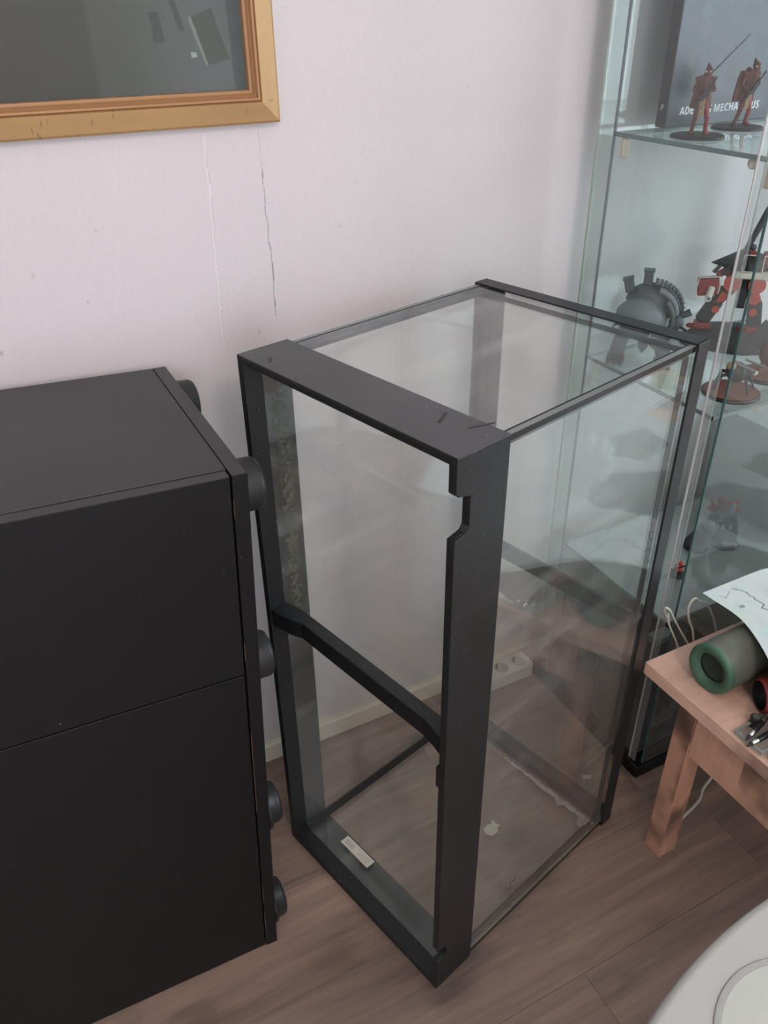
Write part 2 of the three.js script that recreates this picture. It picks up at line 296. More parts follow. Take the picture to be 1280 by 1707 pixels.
  for (const y of [[0.0117, 0.019], [H - 0.019, H - 0.0117]]) bead(0.467, y[0], -W + 0.0117, 0.4738, y[1], -0.0117);
  // the aquarium's foot frame, now at the far end
  const K = 0.469;
  part('base_frame', metreUV(merge([
    bx(K, 0, -0.003, D, H, 0.001, 0.0008), bx(K, 0, -W - 0.001, D, H, -W + 0.003, 0.0008), bx(K, H - 0.003, -W, D, H, 0, 0.0008), bx(K, 0, -W, D, 0.003, 0, 0.0008),
    bx(0.4925, 0.003, -0.008, D - 0.001, H - 0.003, -0.003, 0.001), bx(0.4925, 0.003, -W + 0.003, D - 0.001, H - 0.003, -W + 0.043, 0.001), bx(0.4925, H - 0.010, -W + 0.02, D - 0.001, H - 0.003, -0.006, 0.001), bx(0.4925, 0.003, -W + 0.02, D - 0.001, 0.030, -0.006, 0.001),
  ])), M.plastic, t);
  part('base_brace', metreUV(bx(0.4825, 0.489, -W + 0.006, 0.4925, 0.523, -0.004, 0.002)), M.plastic, t);
  // sticker on the lower pane
  const stick = canvasTexture(256, 64, (c, w, h) => { c.fillStyle = '#d8d2c6'; c.fillRect(0, 0, w, h); c.fillStyle = 'rgba(120,112,104,0.45)'; for (let i = 0; i < 5; i++) c.fillRect(14 + (i % 2) * 6, 10 + i * 9, 70 + ((i * 37) % 50), 3); for (let i = 0; i < 26; i++) c.fillRect(160 + i * 3, 12, 1 + (i * 7) % 2, 36); });
  const sg = new THREE.BoxGeometry(0.078, 0.0004, 0.0195).rotateY(Math.PI / 2).translate(0.0665, 0.0119, -0.281);
  part('sticker', sg, std({ map: stick, roughness: 0.7 }), t, 'pale paper sticker');
  // dried algae on the inside of the left pane
  const algae = texture(128, 1024, (u, v) => {
    const n = fbm(u * 11, v * 105, 141, 5), e = Math.min(1, Math.min(u, 1 - u) * 3.0), band = Math.min(1, Math.max(0, 1 - v) * 6) * Math.min(1, v * 10), core = Math.exp(-((u - 0.55 - 0.25 * (vnoise(3, v * 9, 8) - 0.5)) ** 2) / 0.10);
    const a = Math.max(0, n - 0.42) * 4.2 * core * band * (0.35 + 0.65 * (v < 0.62 ? 1 : 0.35)) + 0.10 * e * band; const fl = hash2(Math.floor(u * 40), Math.floor(v * 300), 9) > 0.975 ? 0.5 : 0; return 255 * Math.min(0.7, a * e + fl * e * core * band * 0.7);
  }, { srgb: false });
  const ag = new THREE.PlaneGeometry(0.044, 0.50).translate(0.0535, 0.745, -W + 0.0122);
  part('algae_film', ag, std({ color: [0.115, 0.112, 0.085], roughness: 0.9, alphaMap: algae, transparent: true, side: THREE.DoubleSide }), t, 'dried grey-green algae film');
  // white limescale along the far lower edge
  const crumbs = []; for (let i = 0; i < 300; i++) { const k = rnd() ** 0.6, z = -0.30 + 0.285 * k, r = rr(0.0014, 0.0056) * (0.4 + 0.8 * k); crumbs.push(new THREE.IcosahedronGeometry(r, 0).scale(1, 0.45, 1).rotateY(rr(0, 6)).translate(0.452 - Math.abs(rr(-1, 1)) * (0.002 + 0.026 * k * k * vnoise(z * 70, 4, 3) ** 2), 0.0125 + rr(0, 0.002), z)); }
  const cr = part('limescale_crust', crumbs, std({ color: [0.42, 0.38, 0.34], roughness: 0.95 }), t, 'whitish limescale crust'); cr.userData.kind = 'stuff';
  part('dirt_thread', tube([[0.218, 0.0119, -0.035], [0.226, 0.0119, -0.032], [0.232, 0.0119, -0.037], [0.243, 0.0119, -0.036], [0.250, 0.0119, -0.041]], 0.0007, 24, 5), M.seam, t, 'thin black thread of dirt');
  // scuffs on the rim
  for (const [x, z, l, a] of [[0.058, -0.078, 0.026, 0.5], [0.075, -0.035, 0.03, -0.35], [0.02, -0.355, 0.014, 0.9]]) part('scuff_mark', new THREE.CapsuleGeometry(0.0022, l, 3, 8).rotateZ(Math.PI / 2).scale(1, 0.1, 1).rotateY(a).translate(x, H + 0.0001, z), M.blackEdge, t);
}
const tank2world = (x, y, z) => V3(x, y, z).applyAxisAngle(V3(0, 1, 0), TH).add(V3(0, 0, 0.6));
{
  const p = tank2world(0.296, 0.0117, -0.138);
  const g = extrude([[-0.018, 0.002], [-0.013, 0.012], [0, 0.013], [0.009, 0.007], [0.012, 0.012], [0.018, 0.010], [0.015, 0.002], [0.018, -0.008], [0.010, -0.006], [0.002, -0.013], [-0.012, -0.010]], 0.0012).rotateX(-Math.PI / 2);
  const m = single('paper_scrap', g, std({ color: [0.60, 0.62, 0.52], roughness: 0.9 }), 'torn fish-shaped pale scrap lying on the aquarium floor glass', 'scrap'); m.position.copy(p); m.rotation.y = 0.35;
  const q = V3(0.505, 0.0002, 0.372);
  const m2 = single('paper_scrap', extrude([[-0.010, -0.004], [0.008, -0.006], [0.013, 0.002], [-0.006, 0.006]], 0.0015).rotateX(-Math.PI / 2), M.paper, 'tiny white scrap on the wooden floor behind the aquarium', 'scrap'); m2.position.copy(q); m2.rotation.y = -0.3;
}

// ---------------------------------------------------------------- black cabinet tipped on its end
{
  const H = 0.9383, D = 0.378, L = 0.73, S = 0.6304, p = 0.0195;
  const t = thing('black_cabinet', 'black wooden cabinet stood on end beside the aquarium, round feet facing right', 'cabinet', [-0.2065, 0, 0.397]); t.rotation.z = -0.04913;
  const uvb = (g) => metreUV(g);
  part('bottom_board', uvb(bx(-p, 0, -D, 0, H, 0, 0.0008)), M.black, t);
  part('side_board', uvb(bx(-L + p, H - 0.018, -D, -p - 0.0006, H - 0.0005, -0.0212, 0.0008)), M.blackDustSheen, t);
  part('side_board', uvb(bx(-L + p, 0.0005, -D, -p - 0.0006, 0.018, -0.0195, 0.0008)), M.black, t);
  part('top_board', uvb(bx(-L, 0, -D, -L + p - 0.0006, H, 0, 0.0008)), M.black, t);
  part('back_panel', uvb(bx(-L + p, 0.018, -D + 0.002, -p - 0.0006, H - 0.018, -D + 0.006)), M.black, t);
  part('door', uvb(bx(-L + 0.024, S + 0.0012, -0.0178, -p - 0.0022, H - 0.0015, -0.0006, 0.0012)), M.black, t);
  part('door', uvb(bx(-L + 0.024, 0.0015, -0.0178, -p - 0.0022, S - 0.0012, -0.0012, 0.0012)), M.black, t);
  part('dust_sheen_film', uvb(bx(-L + 0.0245, H - 0.0016, -0.0172, -p - 0.0026, H - 0.0012, -0.0012)), M.blackDustSheen, t, 'grey film of dust and painted top sheen'); part('dust_sheen_film', uvb(bx(-p + 0.0006, H - 0.0003, -D + 0.001, -0.0006, H + 0.0001, -0.0008)), M.blackDustSheen, t, 'grey film of dust and painted top sheen');
  for (const [y0, y1] of [[0.655, 0.685], [0.35, 0.52], [0.12, 0.17], [0.02, 0.095], [0.88, 0.905]]) part('chipped_edge', bx(-p - 0.0003, y0, -0.0007, -p + 0.0006, y1, 0.0003), M.chip, t, 'worn brown edge');
  const foot = lathe([[0, 0], [0.034, 0], [0.0345, 0.004], [0.034, 0.022], [0.031, 0.027], [0.026, 0.029], [0, 0.029]], 40).rotateZ(-Math.PI / 2);
  const low = lathe([[0, 0], [0.040, 0], [0.040, 0.008], [0.034, 0.0095], [0.034, 0.021], [0.031, 0.027], [0.026, 0.029], [0, 0.029]], 40).rotateZ(-Math.PI / 2);
  for (const [y, z, g] of [[0.897, -0.046, foot], [0.62, -0.046, foot], [0.305, -0.046, low], [0.055, -0.046, low], [0.897, -0.325, foot], [0.62, -0.325, foot], [0.305, -0.325, foot], [0.055, -0.325, foot]]) part('foot', g.clone().translate(0, y, z), M.rubber, t);
}

// ---------------------------------------------------------------- gilt framed picture
{
  const t = thing('framed_picture', 'dark picture behind glass in a wide gilt wooden frame on the wall', 'picture', [0.057, 1.262, 0.0]);
  const W = 0.90, H = 0.66;
  const prof = [[0, 0.001], [0, 0.016], [0.003, 0.0185], [0.027, 0.024], [0.0285, 0.021], [0.0285, 0.001]];
  const inner = [[0.0285, 0.001], [0.0285, 0.022], [0.030, 0.0245], [0.0325, 0.0235], [0.034, 0.020], [0.0365, 0.021], [0.0385, 0.018], [0.042, 0.0165], [0.0425, 0.012], [0.0425, 0.001]];
  const rail = (pr, len) => { // mitred rail along +x from 0..len with its outer edge at y = 0
    const n = pr.length, pos = [], idx = []; for (const e of [0, 1]) for (const [a, b] of pr) pos.push(e ? len - a : a, a, b);
    for (let i = 0; i < n; i++) { const j = (i + 1) % n; idx.push(i, n + i, n + j, i, n + j, j); } for (let i = 1; i < n - 1; i++) { idx.push(0, i, i + 1); idx.push(n, n + i + 1, n + i); }
    const g = new THREE.BufferGeometry(); g.setAttribute('position', new THREE.Float32BufferAttribute(pos, 3)); g.setIndex(idx);
    const c = toCreasedNormals(g.toNonIndexed(), 0.3); return c;
  };
  const put = (name, pr, mat) => [[W, [-W, 0], 0], [H, [0, 0], Math.PI / 2], [W, [0, H], Math.PI], [H, [-W, H], -Math.PI / 2]].forEach(([len, at, a]) => { const g = metreUV(rail(pr, len)); const m = part(name, g, mat, t); m.rotation.z = a; m.position.set(at[0], at[1], 0); });
  put('frame_rail', prof, M.gold); put('inner_moulding', inner, M.goldDark);
  const inQuad = (q, x, y) => { let pos = 0, neg = 0; for (let i = 0; i < 4; i++) { const a = q[i], b = q[(i + 1) % 4], c = (b[0] - a[0]) * (y - a[1]) - (b[1] - a[1]) * (x - a[0]); if (c > 0) pos++; else neg++; } return pos === 0 || neg === 0; };
  const reflectionShapes = [[[[-0.052, 1.391], [-0.024, 1.401], [-0.006, 1.342], [-0.036, 1.335]], [-26, -20, -26]], [[[-0.057, 1.391], [-0.052, 1.391], [-0.036, 1.335], [-0.039, 1.335]], [36, 36, 30]], [[[-0.058, 1.351], [-0.051, 1.351], [-0.050, 1.345], [-0.057, 1.345]], [70, 72, 76]], [[[-0.106, 1.397], [-0.094, 1.397], [-0.090, 1.363], [-0.104, 1.363]], [-22, -22, -20]], [[[-0.080, 1.410], [-0.071, 1.409], [-0.062, 1.375], [-0.070, 1.377]], [-26, -24, -22]], [[[-0.004, 1.409], [-0.001, 1.300], [0.018, 1.300], [0.018, 1.41]], [-30, -24, -22]]];
  const artWithReflection = texture(1024, 768, (u, v) => { const n = fbm(u * 5, v * 3, 151, 4), x = -W + 0.04 + u * (W - 0.08) + 0.057, y = 1.262 + 0.04 + v * (H - 0.08), sm = (a, b, q) => { const k = Math.max(0, Math.min(1, (q - a) / (b - a))); return k * k * (3 - 2 * k); }; const e = 0.5 * sm(-0.188, -0.178, x) + 0.5 * sm(-0.17, -0.03, x), k = 0.84 + 0.32 * n; const c = [46 * k + 36 * e, 49 * k + 38 * e, 43 * k + 46 * e]; for (const [q, d] of reflectionShapes) if (inQuad(q, x + 0.002 * (vnoise(x * 300, y * 300, 3) - 0.5), y)) { c[0] += d[0]; c[1] += d[1]; c[2] += d[2]; } return c; });  // lighter right side and quads: room reflection painted into the print
  part('print_with_reflection', bx(-W + 0.04, 0.04, 0.003, -0.04, H - 0.04, 0.007), std({ map: artWithReflection, roughness: 0.8 }), t, 'dark green-grey print with painted room reflection');
  part('glass_pane', bx(-W + 0.0405, 0.0405, 0.0095, -0.0405, H - 0.0405, 0.0115), M.pictureGlass, t);
}

// ---------------------------------------------------------------- glass display cabinet
const VX0 = 0.60, VX1 = 1.03, VZ0 = 0.06, VZ1 = 0.42, SH = [1.22, 0.836, 0.41];
{
  const t = thing('display_cabinet', 'tall glass display cabinet of miniatures standing against the wall', 'display cabinet', [0, 0, 0]);
  part('base', bx(VX0 - 0.006, 0, VZ0 - 0.012, VX1 + 0.006, 0.032, VZ1 + 0.004, 0.003), M.black, t);
  part('top', bx(VX0 - 0.006, 1.60, VZ0 - 0.012, VX1 + 0.006, 1.63, VZ1 + 0.004, 0.003), M.black, t);
  part('side_pane', bx(VX0, 0.032, VZ0, VX0 + 0.005, 1.60, 0.391), M.cabinetGlass, t);
  part('side_pane', bx(VX1 - 0.005, 0.032, VZ0, VX1, 1.60, 0.391), M.cabinetGlass, t);
  part('back_pane', bx(VX0 + 0.006, 0.032, VZ0 - 0.006, VX1 - 0.006, 1.60, VZ0 - 0.001), M.cabinetGlass, t);
  const d = part('door', bx(VX0 + 0.011, 0.036, VZ1 - 0.005, VX1 - 0.003, 1.596, VZ1), M.cabinetGlass, t);
  part('polished_edge', bx(VX0 + 0.0095, 0.036, VZ1 - 0.0040, VX0 + 0.011, 1.596, VZ1 - 0.0002), M.glassEdge, d, 'teal glass edge');
  for (const [x, zr] of [[VX0, 0], [VX1, 0]]) {
    const q = x === VX0 ? 1 : -1, a = (p0, p1) => [Math.min(x + q * p0, x + q * p1), Math.max(x + q * p0, x + q * p1)];
    const [u0, u1] = a(0.0, 0.0045); part('corner_strip', bx(u0, 0.033, 0.3915, u1, 1.599, 0.406, 0.001), M.clearStrip, t);
    const [w0, w1] = a(0.0055, 0.0085); part('corner_strip', bx(w0, 0.033, 0.063, w1, 1.599, 0.092, 0.001), M.clearStrip, t);
    const [b0] = a(-0.001, 0.004); part('edge_bead', rod([x + q * 0.001, 0.033, 0.391], [x + q * 0.001, 1.599, 0.391], 0.0021), M.bead, t);
    part('edge_bead', rod([x + q * 0.0085, 0.033, 0.0935], [x + q * 0.0085, 1.599, 0.0935], 0.0026), M.figPale, t);
    part('polished_edge', bx(x + q * 0.0025 - 0.002, 0.033, VZ0 - 0.001, x + q * 0.0025 + 0.002, 1.599, VZ0 + 0.0003), std({ color: [0.30, 0.33, 0.27], roughness: 0.3 }), t);
  }
  for (const y of SH) {
    const s = part('shelf', bx(VX0 + 0.008, y - 0.006, 0.098, VX1 - 0.008, y, 0.404), M.shelfGlass, t);
    part('shelf_edge', [bx(VX0 + 0.0062, y - 0.0064, 0.096, VX0 + 0.0082, y + 0.0003, 0.406), bx(VX1 - 0.0082, y - 0.0064, 0.096, VX1 - 0.0062, y + 0.0003, 0.406), bx(VX0 + 0.0062, y - 0.0064, 0.404, VX1 - 0.0062, y + 0.0003, 0.406), bx(VX0 + 0.0062, y - 0.0064, 0.096, VX1 - 0.0062, y + 0.0003, 0.098)], M.shelfEdge, s);
  }
  const tapeShape = (x, y, z, w, h, r) => new RoundedBoxGeometry(w, h, 0.012, 2, 0.003).rotateY(r).translate(x, y, z);
  part('tape_patch', tapeShape(0.612, 1.198, 0.118, 0.016, 0.030, 0.9), M.tape, t, 'crumpled beige tape'); part('tape_patch', tapeShape(0.615, 1.2065, 0.372, 0.03, 0.010, 0.8), M.tape, t, 'crumpled beige tape'); part('tape_patch', tapeShape(0.63, 1.195, 0.394, 0.02, 0.036, 0.1), M.tape, t, 'crumpled beige tape');
}
// book standing on the top shelf
{
  const t = thing('rulebook', 'tall dark hardback book with white title standing on the top glass shelf', 'book', [0.826, SH[0] + 0.0004, 0.093]); t.rotation.y = 0.03;
  const w = 0.25, h = 0.31, d = 0.022;
  const cover = canvasTexture(768, 1024, (c, W, H) => {
    const g = c.createLinearGradient(0, 0, 0, H); g.addColorStop(0, '#33404a'); g.addColorStop(0.75, '#2b2d3a'); g.addColorStop(1, '#20212c'); c.fillStyle = g; c.fillRect(0, 0, W, H);
    for (let i = 0; i < 260; i++) { const x = rr(60, W - 40), y = rr(60, H * 0.86), r = rr(4, 46), a = rr(0.03, 0.14); c.fillStyle = ['rgba(120,90,90,', 'rgba(90,120,130,', 'rgba(150,130,80,', 'rgba(40,42,56,'][i % 4] + a + ')'; c.beginPath(); c.ellipse(x, y, r, r * rr(0.3, 1.2), rr(0, 3), 0, 7); c.fill(); }
    for (let i = 0; i < 60; i++) { c.strokeStyle = `rgba(200,180,130,${rr(0.1, 0.35)})`; c.lineWidth = rr(1, 3); const x = rr(80, W - 80), y = rr(40, H * 0.7); c.beginPath(); c.moveTo(x, y); c.lineTo(x + rr(-30, 30), y + rr(-40, 40)); c.stroke(); }
    c.save(); c.fillStyle = '#d9d9dd'; c.font = 'bold 54px sans-serif'; c.textAlign = 'center'; c.translate(W / 2 + 2, H * 0.945); c.scale(600 / c.measureText('ADEPTUS MECHANICUS').width, 1); c.fillText('ADEPTUS MECHANICUS', 0, 0); c.restore();
  });
  const cm = std({ map: cover, roughness: 0.35 });
  const face = new THREE.PlaneGeometry(w - 0.002, h - 0.002).translate(0.001, h / 2, d / 2 + 0.0003);
  const body = part('cover', bx(-w / 2, 0, -d / 2, w / 2, h, d / 2, 0.001), std({ color: [0.02, 0.021, 0.027], roughness: 0.4 }), t);
  part('cover_print', face, cm, body);
  part('page_block', bx(w / 2 - 0.004, 0.004, -d / 2 + 0.003, w / 2 + 0.0006, h - 0.004, d / 2 - 0.003), M.paper, t);
  const emb = new THREE.PlaneGeometry(0.012, 0.016).rotateY(-Math.PI / 2).translate(-w / 2 - 0.0003, 0.030, 0);
  part('spine_mark', emb, std({ map: canvasTexture(64, 64, (c) => { c.fillStyle = '#15151c'; c.fillRect(0, 0, 64, 64); c.fillStyle = '#9a9aa2'; c.beginPath(); c.moveTo(10, 40); c.lineTo(22, 12); c.lineTo(40, 10); c.lineTo(56, 22); c.lineTo(40, 30); c.lineTo(30, 52); c.fill(); }), roughness: 0.5 }), body);
}

// ---------------------------------------------------------------- painted miniatures (local x to the viewer's right, z towards the viewer)
const FACE = -0.80;
function disc(r, h, mat, t, name = 'base', rim = M.inkBlack) { part(name, lathe([[0, 0], [r, 0], [r, h * 0.55], [r * 0.95, h], [0, h]], 36), rim, t); part('base_texture', lathe([[0, h + 0.0004], [r * 0.93, h + 0.0004], [r * 0.945, h - 0.0005]], 36), mat, t); }
function trooper(label, pos, turn, lean, staff, group) {
  const t = thing('robed_miniature', label, 'miniature', pos, turn, group);
  disc(0.041, 0.004, M.figDark, t);
  const q = (x, y, z) => [x + lean * y, y, z];
  part('leg', [rod(q(-0.010, 0.005, 0.002), q(-0.007, 0.028, 0.006), 0.0030, 0.0034), rod(q(-0.007, 0.028, 0.006), q(-0.003, 0.054, 0), 0.0036, 0.0052), ball(...q(-0.011, 0.007, 0.006), 0.0042, 0.0034, 0.007)], M.figRobe, t);
  part('leg', [rod(q(0.010, 0.005, 0.0), q(0.010, 0.028, 0.004), 0.0030, 0.0034), rod(q(0.010, 0.028, 0.004), q(0.004, 0.054, 0), 0.0036, 0.0052), ball(...q(0.012, 0.007, 0.005), 0.0042, 0.0034, 0.007)], M.figRed, t);
  const folds = (g, n, k0) => { const pp = g.attributes.position; for (let i = 0; i < pp.count; i++) { const k = 1 + k0 * Math.sin(Math.atan2(pp.getZ(i), pp.getX(i)) * n); pp.setX(i, pp.getX(i) * k); pp.setZ(i, pp.getZ(i) * k * 0.8); } g.computeVertexNormals(); return g; };
  part('robe', folds(lathe([[0.006, 0], [0.0125, 0.002], [0.0100, 0.012], [0.0068, 0.024], [0.0092, 0.038], [0.006, 0.046], [0, 0.048]], 16), 5, 0.2).rotateZ(-lean).rotateX(0.12).translate(lean * 0.04, 0.040, -0.002), M.figRobe, t);
  part('cape', folds(lathe([[0.016, 0], [0.0145, 0.012], [0.010, 0.034], [0.006, 0.044]], 16), 7, 0.16).scale(1, 1, 0.7).rotateX(-0.16).translate(lean * 0.05 - 0.002, 0.040, -0.008), M.figRust, t);
  part('tabard', bx(-0.004, 0.030, 0.0075, 0.004, 0.056, 0.0095, 0.001).rotateZ(-lean), M.figTan, t, 'tan tabard');
  part('backpack', [bx(-0.009, 0.066, -0.014, 0.009, 0.082, -0.006, 0.002), ball(0, 0.084, -0.009, 0.005)].map((g) => g.translate(lean * 0.07, 0, 0)), M.figRust, t);
  const hd = part('head', [ball(...q(0.003, 0.090, 0.004), 0.0058, 0.0070, 0.0064), rod(q(0.003, 0.091, 0.001), q(0.001, 0.101, -0.004), 0.0055, 0.0012)], M.figRobe, t); part('eye_lens', [ball(...q(-0.001, 0.0905, 0.0095), 0.0013), ball(...q(0.005, 0.0905, 0.009), 0.0013)], M.figBone, hd);
  for (const s of [-1, 1]) { const a = part('arm', [rod(q(s * 0.009, 0.079, 0), q(s * 0.0145, 0.066, 0.004), 0.0034, 0.0029), rod(q(s * 0.0145, 0.066, 0.004), q(s * 0.005, 0.060 + s * 0.006, 0.014), 0.0027, 0.0024)], M.figRobe, t); part('shoulder_plate', ball(...q(s * 0.010, 0.080, 0), 0.0052, 0.0042, 0.0056), M.figRust, a); }
  part('rifle', [rod(q(-0.010, 0.042, 0.015), q(0.015, 0.084, 0.014), 0.0015), bx(-0.008, -0.0035, -0.002, 0.010, 0.003, 0.002).rotateZ(1.03).translate(lean * 0.06 + 0.001, 0.060, 0.0150)], M.figDark, t);
  if (staff) part('antenna', rod(q(0.005, 0.085, -0.006), q(0.052, 0.138, -0.01), 0.0009, 0.0007), M.figDark, t);
  return t;
}
trooper('rust-red robed miniature with long antenna at the front edge of the top shelf', [0.669, SH[0], 0.212], FACE, -0.02, true, 'painted miniatures on the glass shelves');
trooper('rust-red robed miniature standing further back on the top shelf, before the book title', [0.797, SH[0], 0.174], FACE + 0.5, 0.10, false, 'painted miniatures on the glass shelves');

// grey armoured walker hunched on the second shelf
{
  const t = thing('grey_walker', 'unpainted grey hunched war machine miniature on the middle shelf', 'miniature', [0.672, SH[1], 0.165], FACE);
  const shell = (r, sx, sy, sz, th = 1.45) => new THREE.SphereGeometry(r, 26, 14, 0, Math.PI * 2, 0, th).scale(sx, sy, sz);
  const y0 = 0.104;
  part('hull', [ball(0.0, y0 - 0.012, 0, 0.036, 0.026, 0.032), bx(-0.030, y0 - 0.040, -0.022, 0.022, y0 - 0.012, 0.024, 0.004)], M.figDark, t);
  const cp = part('carapace', [shell(0.046, 1.0, 0.90, 0.8, 1.6).rotateZ(-0.30).translate(0.004, y0 - 0.004, -0.010)], M.figGrey, t);
  const plate = (g) => g.rotateX(0.50).rotateZ(-0.16).translate(-0.008, y0 - 0.014, 0.020);
  part('shoulder_plate', [plate(shell(0.043, 1.0, 0.74, 0.72, 1.57)), plate(new THREE.TorusGeometry(0.0425, 0.0022, 6, 36).rotateX(Math.PI / 2).scale(1.0, 1, 0.72))], M.figPale, t, 'paler shoulder plate');
  part('armour_band', new THREE.TorusGeometry(0.046, 0.0075, 8, 26, 2.4).rotateZ(-1.05).scale(0.95, 1.0, 1.7).translate(0.006, y0 - 0.014, 0.006), M.figPale, t);
  part('armour_band', new THREE.TorusGeometry(0.044, 0.005, 8, 26, 2.0).rotateZ(-1.15).scale(0.92, 0.98, 1.6).translate(0.004, y0 - 0.016, 0.026), M.figGrey, t);
  part('knee_guard', ball(-0.040, 0.078, 0.016, 0.012, 0.008, 0.010), M.figGrey, t);
  const ridge = []; for (let i = 0; i < 12; i++) { const a = 1.5 - i * 0.145, r = 0.0505; ridge.push(bx(-0.003, 0, -0.012, 0.003, 0.006, 0.012, 0.001).rotateZ(a - Math.PI / 2).translate(Math.cos(a) * r + 0.006, Math.sin(a) * r + y0 - 0.010, 0)); ridge.push(rod([Math.cos(a) * (r + 0.004) + 0.006, Math.sin(a) * (r + 0.004) + y0 - 0.010, 0], [Math.cos(a) * (r + 0.009) + 0.006, Math.sin(a) * (r + 0.009) + y0 - 0.010, 0], 0.0011, 0.0006, 6)); }
  part('spine_ridge', ridge, M.figGrey, t);
  for (const [x, y, a] of [[-0.036, y0 + 0.030, 0.28], [-0.006, y0 + 0.046, 0.02]]) part('exhaust_stack', [bx(-0.008, -0.010, -0.008, 0.008, 0.014, 0.008, 0.003).rotateZ(a).translate(x, y, -0.004), bx(-0.0095, 0.0135, -0.0095, 0.0095, 0.017, 0.0095, 0.001).rotateZ(a).translate(x, y, -0.004)], M.figGrey, t);
  part('head', [ball(0.052, y0 - 0.022, 0.014, 0.013, 0.014, 0.012), ball(0.049, y0 - 0.036, 0.017, 0.007, 0.009, 0.007)], M.figGrey, t);
  part('horn', rod([0.056, y0 - 0.014, 0.006], [0.074, y0 - 0.004, 0.004], 0.005, 0.0065), M.figGrey, t);
  part('gun_barrel', rod([0.054, y0 - 0.024, 0.018], [0.072, y0 - 0.032, 0.028], 0.0026), M.figDark, t);
  part('arm_plate', extrude([[0, 0], [0.024, 0.006], [0.020, -0.040], [0.010, -0.052], [-0.002, -0.044]], 0.010, 0.001).translate(0.014, y0 - 0.018, 0.022), M.figPale, t);
  part('shield_rim', bx(-0.036, y0 - 0.046, 0.010, 0.012, y0 - 0.026, 0.030, 0.004), M.figDark, t);
  part('loincloth', extrude([[-0.008, 0.03], [0.008, 0.03], [0.009, -0.004], [0, -0.016], [-0.009, -0.004]], 0.003).translate(0.002, 0.036, 0.012), M.figGrey, t);
  for (const [s, x] of [[-1, -0.038], [1, 0.036]]) {
    const l = part('leg', [rod([x * 0.5, y0 - 0.04, 0], [x * 0.95, 0.052, 0.008], 0.012, 0.014), bx(-0.013, -0.024, -0.011, 0.013, 0.020, 0.011, 0.004).rotateZ(s * 0.22).translate(x, 0.036, 0.008)], M.figGrey, t);
    part('foot', [bx(-0.016, 0, -0.016, 0.016, 0.009, 0.018, 0.003).translate(x * 1.12, 0, 0.008), ...[-0.011, 0, 0.011].map((k) => bx(-0.0035, 0, 0, 0.0035, 0.007, 0.014, 0.002).translate(x * 1.12 + k, 0, 0.022))], M.figGrey, l);
    part('knee_ring', new THREE.TorusGeometry(0.009, 0.002, 6, 18).translate(x - s * -0.008, 0.062, 0.016), M.figGrey, l);
  }
}
